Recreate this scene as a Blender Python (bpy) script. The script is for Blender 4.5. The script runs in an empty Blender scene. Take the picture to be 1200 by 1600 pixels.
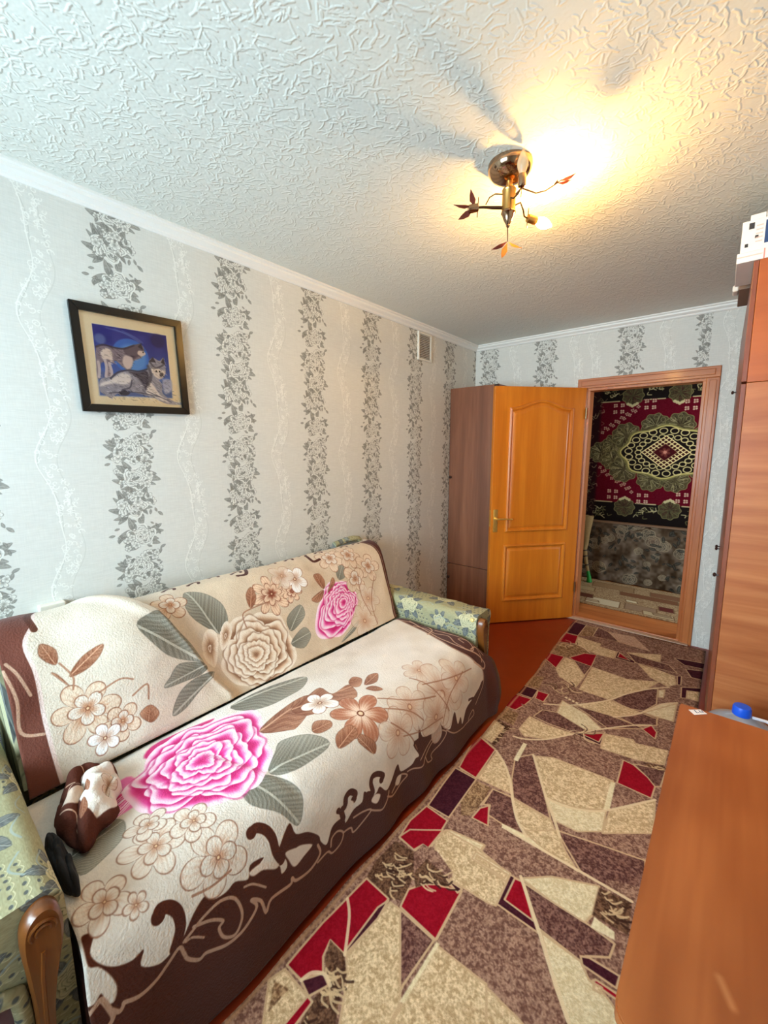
import bpy, bmesh, math, random
import numpy as np
from mathutils import Vector, Matrix
PI = math.pi
SC = bpy.context.scene
COL = SC.collection

# ------------------------------------------------------------------ camera
cd = bpy.data.cameras.new('camera'); cam = bpy.data.objects.new('camera', cd); COL.objects.link(cam)
cd.sensor_fit = 'HORIZONTAL'; cd.sensor_width = 36.0; cd.lens = 651.157 / 1200 * 36.0
cd.clip_start = 0.02; cd.clip_end = 100
def camera_matrix(loc, yaw, pitch, roll):
    f = Vector((math.sin(yaw) * math.cos(pitch), math.cos(yaw) * math.cos(pitch), math.sin(pitch)))
    r0 = Vector((math.cos(yaw), -math.sin(yaw), 0)); u0 = r0.cross(f)
    r = math.cos(roll) * r0 + math.sin(roll) * u0; u = -math.sin(roll) * r0 + math.cos(roll) * u0
    m = Matrix(((r.x, u.x, -f.x, loc[0]), (r.y, u.y, -f.y, loc[1]), (r.z, u.z, -f.z, loc[2]), (0, 0, 0, 1)))
    return m
cam.matrix_world = camera_matrix((2.0332, -3.8413, 1.5023), -0.6965, -0.1485, -0.0032)
SC.camera = cam

# ------------------------------------------------------------------ world, daylight and added hall fill
wd = bpy.data.worlds.new('world'); SC.world = wd; wd.use_nodes = True
bgn = wd.node_tree.nodes['Background']; bgn.inputs[0].default_value = (0.55, 0.80, 1.0, 1); bgn.inputs[1].default_value = 1.2
def area_light(name, loc, direction, size, size_y, power, color):
    l = bpy.data.lights.new(name, 'AREA'); l.shape = 'RECTANGLE'; l.size = size; l.size_y = size_y; l.energy = power; l.color = color
    o = bpy.data.objects.new(name, l); COL.objects.link(o); o.location = loc
    o.rotation_euler = Vector(direction).to_track_quat('-Z', 'Y').to_euler()
    return o
DAY = area_light('daylight', (0.75, -5.45, 1.75), (0.12, 1.0, -0.05), 2.0, 1.7, 155, (0.64, 0.87, 1.0))
HALL_LIGHT = area_light('hall_fill_light', (2.75, 0.85, 1.9), (-1, 0.1, -0.25), 0.5, 0.6, 7, (1.0, 0.9, 0.75))  # added fill lamp for the dim hall, no real source behind it
LAMP_STRENGTH = 780.0

SC.view_settings.view_transform = 'Standard'; SC.view_settings.look = 'None'
SC.view_settings.gamma = 1.0; SC.view_settings.use_curve_mapping = False
SC.view_settings.exposure = 0.88
try:
    SC.cycles.use_denoising = True; SC.cycles.max_bounces = 10; SC.cycles.diffuse_bounces = 5
    SC.cycles.sample_clamp_indirect = 8
except Exception:
    pass

# ------------------------------------------------------------------ node materials
def srgb(c):
    return tuple((x / 12.92 if x <= 0.04045 else ((x + 0.055) / 1.055) ** 2.4) for x in (c[0] / 255, c[1] / 255, c[2] / 255)) + (1.0,)
def new_mat(name):
    m = bpy.data.materials.new(name); m.use_nodes = True
    return m, m.node_tree, m.node_tree.nodes['Principled BSDF']
def plain(name, col, rough=0.6, metal=0.0, noise=0.06, scale=40, bump=0.0, coat=0.0, spec=0.5):
    m, t, b = new_mat(name)
    tc = t.nodes.new('ShaderNodeTexCoord'); n = t.nodes.new('ShaderNodeTexNoise'); n.inputs['Scale'].default_value = scale; n.inputs['Detail'].default_value = 4
    t.links.new(tc.outputs['Object'], n.inputs['Vector'])
    mx = t.nodes.new('ShaderNodeMix'); mx.data_type = 'RGBA'; c = srgb(col)
    mx.inputs[6].default_value = tuple(v * (1 - noise) for v in c[:3]) + (1,); mx.inputs[7].default_value = tuple(min(1, v * (1 + noise)) for v in c[:3]) + (1,)
    t.links.new(n.outputs['Fac'], mx.inputs[0]); t.links.new(mx.outputs[2], b.inputs['Base Color'])
    b.inputs['Roughness'].default_value = rough; b.inputs['Metallic'].default_value = metal
    b.inputs['Specular IOR Level'].default_value = spec; b.inputs['Coat Weight'].default_value = coat
    if bump:
        bp = t.nodes.new('ShaderNodeBump'); bp.inputs['Strength'].default_value = 1; bp.inputs['Distance'].default_value = bump
        t.links.new(n.outputs['Fac'], bp.inputs['Height']); t.links.new(bp.outputs['Normal'], b.inputs['Normal'])
    return m
def wood(name, c1, c2, axis='z', scale=1.0, rough=0.4, coat=0.0, wav=0.5, c3=None):
    """grain lines run along the object axis given"""
    m, t, b = new_mat(name)
    tc = t.nodes.new('ShaderNodeTexCoord'); mp = t.nodes.new('ShaderNodeMapping')
    s = [14 * scale] * 3; s['xyz'.index(axis)] = 0.9 * scale
    mp.inputs['Scale'].default_value = s
    t.links.new(tc.outputs['Object'], mp.inputs['Vector'])
    n = t.nodes.new('ShaderNodeTexNoise'); n.inputs['Scale'].default_value = 1.3; n.inputs['Detail'].default_value = 6; n.inputs['Distortion'].default_value = wav
    t.links.new(mp.outputs['Vector'], n.inputs['Vector'])
    n2 = t.nodes.new('ShaderNodeTexNoise'); n2.inputs['Scale'].default_value = 7; n2.inputs['Detail'].default_value = 3
    t.links.new(mp.outputs['Vector'], n2.inputs['Vector'])
    r = t.nodes.new('ShaderNodeValToRGB'); r.color_ramp.elements[0].position = 0.3; r.color_ramp.elements[1].position = 0.72
    r.color_ramp.elements[0].color = srgb(c1); r.color_ramp.elements[1].color = srgb(c2)
    if c3:
        e = r.color_ramp.elements.new(0.5); e.color = srgb(c3)
    ad = t.nodes.new('ShaderNodeMath'); ad.operation = 'MULTIPLY_ADD'; ad.inputs[1].default_value = 0.25
    t.links.new(n2.outputs['Fac'], ad.inputs[0])
    sb = t.nodes.new('ShaderNodeMath'); sb.operation = 'MULTIPLY_ADD'; sb.inputs[1].default_value = 1.0; sb.inputs[2].default_value = -0.125
    t.links.new(n.outputs['Fac'], sb.inputs[0]); t.links.new(sb.outputs[0], ad.inputs[2])
    t.links.new(ad.outputs[0], r.inputs[0]); t.links.new(r.outputs[0], b.inputs['Base Color'])
    b.inputs['Roughness'].default_value = rough; b.inputs['Coat Weight'].default_value = coat; b.inputs['Coat Roughness'].default_value = 0.15
    bp = t.nodes.new('ShaderNodeBump'); bp.inputs['Distance'].default_value = 0.0006
    t.links.new(n2.outputs['Fac'], bp.inputs['Height']); t.links.new(bp.outputs['Normal'], b.inputs['Normal'])
    return m
def painted(name, cv, rough=0.8, bump=0.0, height=None, fine=0.0, fine_scale=300, spec=0.3, sheen=0.0):
    """material from a canvas painted by this script (mapped by the UV layer)"""
    m, t, b = new_mat(name)
    im = t.nodes.new('ShaderNodeTexImage'); im.image = cv.image(name); im.interpolation = 'Cubic'
    t.links.new(im.outputs['Color'], b.inputs['Base Color'])
    b.inputs['Roughness'].default_value = rough; b.inputs['Specular IOR Level'].default_value = spec
    if sheen: b.inputs['Sheen Weight'].default_value = sheen
    last = None
    if height is not None:
        hi = t.nodes.new('ShaderNodeTexImage'); hi.image = height.image(name + '_relief', True); hi.interpolation = 'Cubic'
        bp = t.nodes.new('ShaderNodeBump'); bp.inputs['Distance'].default_value = bump; bp.inputs['Strength'].default_value = 1
        t.links.new(hi.outputs['Color'], bp.inputs['Height']); last = bp
    elif bump:
        bw = t.nodes.new('ShaderNodeRGBToBW'); t.links.new(im.outputs['Color'], bw.inputs[0])
        bp = t.nodes.new('ShaderNodeBump'); bp.inputs['Distance'].default_value = bump
        t.links.new(bw.outputs[0], bp.inputs['Height']); last = bp
    if fine:
        tc = t.nodes.new('ShaderNodeTexCoord'); n = t.nodes.new('ShaderNodeTexNoise'); n.inputs['Scale'].default_value = fine_scale; n.inputs['Detail'].default_value = 2
        t.links.new(tc.outputs['Object'], n.inputs['Vector'])
        b2 = t.nodes.new('ShaderNodeBump'); b2.inputs['Distance'].default_value = fine; t.links.new(n.outputs['Fac'], b2.inputs['Height'])
        if last: t.links.new(last.outputs['Normal'], b2.inputs['Normal'])
        last = b2
    if last: t.links.new(last.outputs['Normal'], b.inputs['Normal'])
    return m
def clear(name, tint=(1, 1, 1), rough=0.02, ior=1.45, body=0.0, body_col=(220, 230, 240)):
    """thin glass or clear plastic: see-through with a Fresnel reflection"""
    m = bpy.data.materials.new(name); m.use_nodes = True; t = m.node_tree
    t.nodes.remove(t.nodes['Principled BSDF']); out = t.nodes['Material Output']
    tr = t.nodes.new('ShaderNodeBsdfTransparent'); tr.inputs[0].default_value = tint + (1,)
    gl = t.nodes.new('ShaderNodeBsdfGlossy'); gl.inputs['Roughness'].default_value = rough
    fr = t.nodes.new('ShaderNodeFresnel'); fr.inputs[0].default_value = ior
    mx = t.nodes.new('ShaderNodeMixShader'); t.links.new(fr.outputs[0], mx.inputs[0]); t.links.new(tr.outputs[0], mx.inputs[1]); t.links.new(gl.outputs[0], mx.inputs[2])
    if body:
        df = t.nodes.new('ShaderNodeBsdfDiffuse'); df.inputs[0].default_value = srgb(body_col)
        m2 = t.nodes.new('ShaderNodeMixShader'); m2.inputs[0].default_value = body
        t.links.new(mx.outputs[0], m2.inputs[1]); t.links.new(df.outputs[0], m2.inputs[2]); mx = m2
    t.links.new(mx.outputs[0], out.inputs[0])
    return m
def glow(name, col, strength):
    m = bpy.data.materials.new(name); m.use_nodes = True; t = m.node_tree
    t.nodes.remove(t.nodes['Principled BSDF']); e = t.nodes.new('ShaderNodeEmission'); e.inputs[0].default_value = col + (1,); e.inputs[1].default_value = strength
    t.links.new(e.outputs[0], t.nodes['Material Output'].inputs[0])
    return m

# ------------------------------------------------------------------ scene helpers
def link(o, parent=None):
    COL.objects.link(o)
    if parent is not None: o.parent = parent
    return o
def tag(o, label=None, cat=None, group=None, kind=None):
    if label: o['label'] = label
    if cat: o['category'] = cat
    if group: o['group'] = group
    if kind: o['kind'] = kind
    return o
def empty(name, loc=(0, 0, 0), rot=(0, 0, 0)):
    o = bpy.data.objects.new(name, None); link(o); o.location = loc; o.rotation_euler = rot; o.empty_display_size = 0.1
    return o
def finish(name, bm, mat, parent=None, smooth=False, angle=0.6):
    bmesh.ops.recalc_face_normals(bm, faces=bm.faces)
    me = bpy.data.meshes.new(name); bm.to_mesh(me); bm.free()
    if mat is not None: me.materials.append(mat)
    if smooth:
        me.polygons.foreach_set('use_smooth', [True] * len(me.polygons))
        if angle is not None:
            try: me.set_sharp_from_angle(angle=angle)
            except Exception: pass
    return link(bpy.data.objects.new(name, me), parent)
def bm_box(bm, x0, x1, y0, y1, z0, z1, bevel=0.0, seg=2, M=None):
    r = bmesh.ops.create_cube(bm, size=1.0); vs = r['verts']
    for v in vs:
        v.co = Vector(((x0 + x1) / 2 + v.co.x * (x1 - x0), (y0 + y1) / 2 + v.co.y * (y1 - y0), (z0 + z1) / 2 + v.co.z * (z1 - z0)))
    if bevel:
        es = list({e for v in vs for e in v.link_edges})
        r2 = bmesh.ops.bevel(bm, geom=es, offset=bevel, segments=seg, affect='EDGES', profile=0.5)
        vs = list({v for f in r2['faces'] for v in f.verts} | {v for v in vs if v.is_valid})
    if M is not None:
        for v in vs: v.co = M @ v.co
    return bm
def box(name, x0, x1, y0, y1, z0, z1, mat, parent=None, bevel=0.003, seg=2, smooth=False):
    bm = bmesh.new(); bm_box(bm, x0, x1, y0, y1, z0, z1, bevel, seg)
    return finish(name, bm, mat, parent, smooth)
def bm_tube(bm, pts, rad, n=8, caps=True):
    pts = [Vector(p) for p in pts]; rs = rad if isinstance(rad, (list, tuple)) else [rad] * len(pts)
    rings = []; up = Vector((0, 0, 1)); prev = None
    for i, p in enumerate(pts):
        d = (pts[min(i + 1, len(pts) - 1)] - pts[max(i - 1, 0)]).normalized()
        if prev is None:
            a = d.cross(up) if abs(d.z) < 0.95 else d.cross(Vector((1, 0, 0)))
        else:
            a = prev - d * prev.dot(d)
        a.normalize(); prev = a; b = d.cross(a)
        rings.append([bm.verts.new(p + (a * math.cos(2 * PI * k / n) + b * math.sin(2 * PI * k / n)) * rs[i]) for k in range(n)])
    for r1, r2 in zip(rings, rings[1:]):
        for k in range(n): bm.faces.new((r1[k], r1[(k + 1) % n], r2[(k + 1) % n], r2[k]))
    if caps:
        bm.faces.new(rings[0][::-1]); bm.faces.new(rings[-1])
    return bm
def tube(name, pts, rad, mat, parent=None, n=8):
    bm = bmesh.new(); bm_tube(bm, pts, rad, n)
    return finish(name, bm, mat, parent, True, 0.9)
def bm_lathe(bm, prof, n=24, M=None, cap0=True, cap1=True):
    rings = []
    for r, z in prof:
        ring = []
        for k in range(n):
            c = Vector((r * math.cos(2 * PI * k / n), r * math.sin(2 * PI * k / n), z))
            ring.append(bm.verts.new(M @ c if M is not None else c))
        rings.append(ring)
    for r1, r2 in zip(rings, rings[1:]):
        for k in range(n): bm.faces.new((r1[k], r1[(k + 1) % n], r2[(k + 1) % n], r2[k]))
    if cap0: bm.faces.new(rings[0][::-1])
    if cap1: bm.faces.new(rings[-1])
    return bm
def lathe(name, prof, mat, parent=None, n=24, M=None, angle=0.7):
    bm = bmesh.new(); bm_lathe(bm, prof, n, M)
    return finish(name, bm, mat, parent, True, angle)
def axis_matrix(loc, d):
    q = Vector(d).to_track_quat('Z', 'Y')
    return Matrix.Translation(loc) @ q.to_matrix().to_4x4()
def prism(name, outline, depth, mat, parent=None, M=None, bevel=0.0):
    """outline in local xy, extruded along local z"""
    bm = bmesh.new(); vs = [bm.verts.new((x, y, 0)) for x, y in outline]
    f = bm.faces.new(vs); r = bmesh.ops.extrude_face_region(bm, geom=[f])
    for v in [g for g in r['geom'] if isinstance(g, bmesh.types.BMVert)]: v.co.z += depth
    if bevel:
        bmesh.ops.bevel(bm, geom=[e for e in bm.edges], offset=bevel, segments=2, affect='EDGES')
    if M is not None: bmesh.ops.transform(bm, matrix=M, verts=bm.verts)
    return finish(name, bm, mat, parent, bevel > 0, 0.7)
def surface(name, P, mat, parent=None, UV=None, smooth=True, close_v=False):
    """P: array (nu, nv, 3) of points; UV: array (nu, nv, 2)"""
    nu, nv = P.shape[:2]; idx = np.arange(nu * nv).reshape(nu, nv)
    a, b, c, d = idx[:-1, :-1], idx[1:, :-1], idx[1:, 1:], idx[:-1, 1:]
    F = np.stack([a, b, c, d], -1).reshape(-1, 4)
    me = bpy.data.meshes.new(name); me.from_pydata(P.reshape(-1, 3).tolist(), [], F.tolist())
    if UV is not None:
        l = me.uv_layers.new(name='UVMap'); l.data.foreach_set('uv', UV.reshape(-1, 2)[F.reshape(-1)].astype(np.float32).ravel())
    me.materials.append(mat)
    if smooth: me.polygons.foreach_set('use_smooth', [True] * len(me.polygons))
    return link(bpy.data.objects.new(name, me), parent)
def thicken(o, t, offset=-1.0):
    m = o.modifiers.new('thickness', 'SOLIDIFY'); m.thickness = t; m.offset = offset
    return o
def uv_planar(o, fn):
    """write a UV layer from vertex positions: fn(co, normal) -> (u, v)"""
    me = o.data; l = me.uv_layers.new(name='UVMap')
    for p in me.polygons:
        for li in p.loop_indices:
            l.data[li].uv = fn(me.vertices[me.loops[li].vertex_index].co, p.normal)
    return o

# ------------------------------------------------------------------ painting on numpy canvases (units: metres on the surface)
def vnoise(h, w, cell, seed):
    rng = np.random.default_rng(seed); cy, cx = (cell if isinstance(cell, tuple) else (cell, cell))
    g = rng.random((int(h / cy) + 3, int(w / cx) + 3)).astype(np.float32)
    y = np.arange(h) / cy; x = np.arange(w) / cx; yi = y.astype(int); xi = x.astype(int)
    fy = (y - yi)[:, None]; fx = (x - xi)[None, :]; fy = fy * fy * (3 - 2 * fy); fx = fx * fx * (3 - 2 * fx)
    a = g[yi][:, xi]; b = g[yi][:, xi + 1]; c = g[yi + 1][:, xi]; d = g[yi + 1][:, xi + 1]
    return (a * (1 - fx) + b * fx) * (1 - fy) + (c * (1 - fx) + d * fx) * fy
def C(*c): return np.array(c, np.float32) / 255
def sm(e0, e1, x):
    t = np.clip((x - e0) / (e1 - e0), 0, 1); return t * t * (3 - 2 * t)
def smooth_poly(pts, n=5, closed=True):
    P = np.array(pts, float); N = len(P); out = []
    for i in range(N if closed else N - 1):
        g = lambda k: P[k % N] if closed else P[min(max(k, 0), N - 1)]
        p0, p1, p2, p3 = g(i - 1), g(i), g(i + 1), g(i + 2)
        for k in range(n):
            t = k / n
            out.append(0.5 * ((2 * p1) + (p2 - p0) * t + (2 * p0 - 5 * p1 + 4 * p2 - p3) * t * t + (3 * p1 - p0 - 3 * p2 + p3) * t ** 3))
    if not closed: out.append(P[-1])
    return np.array(out)
class Canvas:
    def __init__(s, u0, v0, u1, v1, ppm, base):
        s.u0, s.v0, s.u1, s.v1, s.ppm = u0, v0, u1, v1, ppm
        s.w = int(round((u1 - u0) * ppm)); s.h = int(round((v1 - v0) * ppm))
        s.a = np.empty((s.h, s.w, 3), np.float32); s.a[:] = base
    def uv(s, U, V): return np.stack([(U - s.u0) / (s.u1 - s.u0), (V - s.v0) / (s.v1 - s.v0)], -1)
    def win(s, x0, x1, y0, y1, pad=0.0):
        i0 = max(0, int((x0 - pad - s.u0) * s.ppm) - 2); i1 = min(s.w, int((x1 + pad - s.u0) * s.ppm) + 3)
        j0 = max(0, int((y0 - pad - s.v0) * s.ppm) - 2); j1 = min(s.h, int((y1 + pad - s.v0) * s.ppm) + 3)
        if i1 <= i0 or j1 <= j0: return None
        U = (np.arange(i0, i1) + 0.5) / s.ppm + s.u0; V = (np.arange(j0, j1) + 0.5) / s.ppm + s.v0
        return (slice(j0, j1), slice(i0, i1)), U[None, :].repeat(j1 - j0, 0), V[:, None].repeat(i1 - i0, 1)
    def mix(s, sl, m, col):
        m = m[..., None] if m.ndim == 2 else m
        s.a[sl] = s.a[sl] * (1 - m) + col * m
    def sdf(s, pts, U, V, closed=True):
        P = np.asarray(pts, float); N = len(P); ins = np.zeros(U.shape, bool); d2 = np.full(U.shape, 1e9)
        for i in range(N if closed else N - 1):
            (x1, y1), (x2, y2) = P[i], P[(i + 1) % N]; dx, dy = x2 - x1, y2 - y1
            t = np.clip(((U - x1) * dx + (V - y1) * dy) / (dx * dx + dy * dy + 1e-12), 0, 1)
            d2 = np.minimum(d2, (U - x1 - t * dx) ** 2 + (V - y1 - t * dy) ** 2)
            if closed and y1 != y2: ins ^= ((y1 > V) != (y2 > V)) & (U < dx * (V - y1) / dy + x1)
        d = np.sqrt(d2); return np.where(ins, -d, d)
    def poly(s, pts, col, alpha=1.0, soft=1.0, sm_n=0, tex=None, outline=None, ow=0.004):
        if sm_n: pts = smooth_poly(pts, sm_n)
        P = np.asarray(pts); w = s.win(P[:, 0].min(), P[:, 0].max(), P[:, 1].min(), P[:, 1].max(), ow)
        if w is None: return None
        sl, U, V = w; d = s.sdf(P, U, V); px = soft / s.ppm
        m = np.clip(0.5 - d / (2 * px) if soft >= 1 else (d < 0), 0, 1).astype(np.float32)
        s.mix(sl, m * alpha, tex[sl] if tex is not None else col)
        if outline is not None: s.mix(sl, np.clip(1.0 - (np.abs(d) - ow / 2) * s.ppm, 0, 1).astype(np.float32) * alpha, outline)
        return sl, U, V, d, m
    def stroke(s, pts, wd, col, alpha=1.0, sm_n=5, taper=False, soft=1.0):
        P = smooth_poly(pts, sm_n, False) if len(pts) > 2 and sm_n else np.asarray(pts, float)
        w = s.win(P[:, 0].min(), P[:, 0].max(), P[:, 1].min(), P[:, 1].max(), wd)
        if w is None: return
        sl, U, V = w; d = s.sdf(P, U, V, False)
        s.mix(sl, (np.clip(0.5 - (d - wd / 2) * s.ppm / soft, 0, 1) * alpha).astype(np.float32), col)
    def dot(s, c, r, col, alpha=1.0, soft=1.5, ry=None, rot=0.0):
        ry = ry or r; R = max(r, ry); w = s.win(c[0] - R, c[0] + R, c[1] - R, c[1] + R, soft / s.ppm)
        if w is None: return
        sl, U, V = w; x, y = U - c[0], V - c[1]; ca, sa = math.cos(rot), math.sin(rot); x, y = x * ca + y * sa, -x * sa + y * ca
        q = np.sqrt((x / r) ** 2 + (y / ry) ** 2)
        s.mix(sl, (np.clip((1 - q) * R * s.ppm / soft + 0.5, 0, 1) * alpha).astype(np.float32), col)
    def leaf(s, pts, dark, light, sm_n=4, veins=14, tip=None, alpha=0.95):
        P = smooth_poly(pts, sm_n); w = s.win(P[:, 0].min(), P[:, 0].max(), P[:, 1].min(), P[:, 1].max(), 0.005)
        if w is None: return
        sl, U, V = w; d = s.sdf(P, U, V); A = np.array(pts[0], float)
        k = np.argmax(((P - A) ** 2).sum(1)); L = P[k] - A; ln = np.hypot(*L); L = L / ln; n = np.array([-L[1], L[0]])
        a = ((U - A[0]) * L[0] + (V - A[1]) * L[1]) / ln; b = ((U - A[0]) * n[0] + (V - A[1]) * n[1]) / ln
        v = 0.5 + 0.5 * np.sin((a * 1.0 - np.abs(b) * 1.3) * veins * 2 * PI + 2.2 * np.sin(a * 9 + b * 14)); v = 0.6 * v + 0.4 * (0.5 + 0.5 * np.sin((a - np.abs(b) * 1.6) * veins * 4.7 * PI + 3 * b * veins))
        g = np.clip(0.12 + 0.40 * a + 0.50 * (v - 0.5) + 0.9 * np.abs(b) - 0.1, 0, 1)
        g = np.where(np.abs(b) < 0.015, 0.95, g)
        col = dark * (1 - g[..., None]) + light * g[..., None]
        m = np.clip(0.5 - d * s.ppm / 2, 0, 1)
        s.mix(sl, (m * alpha).astype(np.float32), col)
        s.mix(sl, (np.clip(1 - np.abs(d) * s.ppm / 2.2, 0, 1) * 0.5).astype(np.float32), dark * 0.85)
    def flower(s, c, r, n, inner, outer, line, seed=0, ctr=None, alpha=1.0, lw=2.3):
        w = s.win(c[0] - r, c[0] + r, c[1] - r, c[1] + r, r * 0.3)
        if w is None: return
        rng = random.Random(seed); ph = rng.random() * 6.28
        sl, U, V = w; x, y = U - c[0], V - c[1]; th = np.arctan2(y, x); q = np.hypot(x, y) / r
        cc = np.abs(np.cos(n / 2 * (th - ph))); e = 0.42 + 0.58 * cc ** 0.55 + 0.05 * np.sin(3 * th + ph * 2)
        m = np.clip((e - q) * r * s.ppm * 0.7 + 0.5, 0, 1)
        t = np.clip(q / e, 0, 1); streak = 0.5 + 0.5 * np.sin(th * n * 5 + 3 * np.sin(q * 4))
        g = np.clip(sm(0.12, 0.8, t) - 0.25 * sm(0.85, 1.0, t) + 0.30 * (streak - 0.5), 0, 1)[..., None]
        s.mix(sl, (m * alpha).astype(np.float32), inner * (1 - g) + outer * g)
        edge = np.clip(1 - np.abs(e - q) * r * s.ppm / lw, 0, 1); rad = np.clip(1 - cc * r * s.ppm * q * 0.9 / lw, 0, 1) * (q < e) * (q > 0.15)
        s.mix(sl, (np.maximum(edge, rad) * 0.85 * alpha).astype(np.float32), line)
        s.dot(c, r * 0.13, line, alpha); s.dot(c, r * 0.08, ctr if ctr is not None else inner, alpha)
    def rose(s, c, pts, dark, mid, light, seed=0, layers=7):
        P = smooth_poly(pts, 4); w = s.win(P[:, 0].min(), P[:, 0].max(), P[:, 1].min(), P[:, 1].max(), 0.01)
        if w is None: return
        sl, U, V = w; rng = np.random.default_rng(seed)
        pt = np.arctan2(P[:, 1] - c[1], P[:, 0] - c[0]); pr = np.hypot(P[:, 0] - c[0], P[:, 1] - c[1]); o = np.argsort(pt)
        pt, pr = pt[o], pr[o]; pt = np.concatenate([pt - 2 * PI, pt, pt + 2 * PI]); pr = np.tile(pr, 3)
        Rm = pr.mean(); drift = rng.uniform(-0.16, 0.16, 2) * Rm
        fs = np.linspace(1.0, 0.17, layers) ** 0.9
        for k, f in enumerate(fs):
            u = 1 - f; x, y = U - c[0] - drift[0] * u, V - c[1] - drift[1] * u; th = np.arctan2(y, x); R = np.interp(th, pt, pr); q = np.hypot(x, y) / R; px = 1 / (Rm * s.ppm)
            n = max(3, int(round(5 - 0.35 * k))); ph = rng.random() * 6.28
            cc = np.abs(np.cos(n / 2 * (th - ph)))
            e = f * (0.78 + 0.22 * cc ** 0.55) + f * 0.05 * np.sin(6 * th + rng.random() * 6) + f * 0.03 * np.sin(15 * th + rng.random() * 6)
            if k == 0: e = 0.90 + 0.10 * cc ** 0.6 + 0.015 * np.sin(11 * th)
            m = np.clip((e - q) / (1.2 * px) + 0.5, 0, 1); t = q / e
            out = np.clip(1 - np.abs(q - e - 0.02) / 0.035, 0, 1) if k else np.zeros_like(q)
            s.mix(sl, (out * 0.55).astype(np.float32), dark)
            lo = 1 - 1.9 * (fs[k] - (fs[k + 1] if k + 1 < layers else 0)) / f
            g = sm(max(lo, 0.0), 0.97, t); st = 0.5 + 0.5 * np.sin(th * 19 + 5 * np.sin(th * 3 + k)); g = np.clip(g + 0.12 * (st - 0.5), 0, 1)[..., None]
            col = np.where(g < 0.5, dark + (mid - dark) * g * 2, mid + (light - mid) * (g * 2 - 1))
            s.mix(sl, m.astype(np.float32), col)
    def image(s, name, data=False):
        im = bpy.data.images.new(name, s.w, s.h, alpha=False)
        if data: im.colorspace_settings.name = 'Non-Color'
        px = np.ones((s.h, s.w, 4), np.float32); px[..., :3] = np.clip(s.a, 0, 1); im.pixels.foreach_set(px.ravel()); im.update(); im.pack()
        return im

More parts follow.
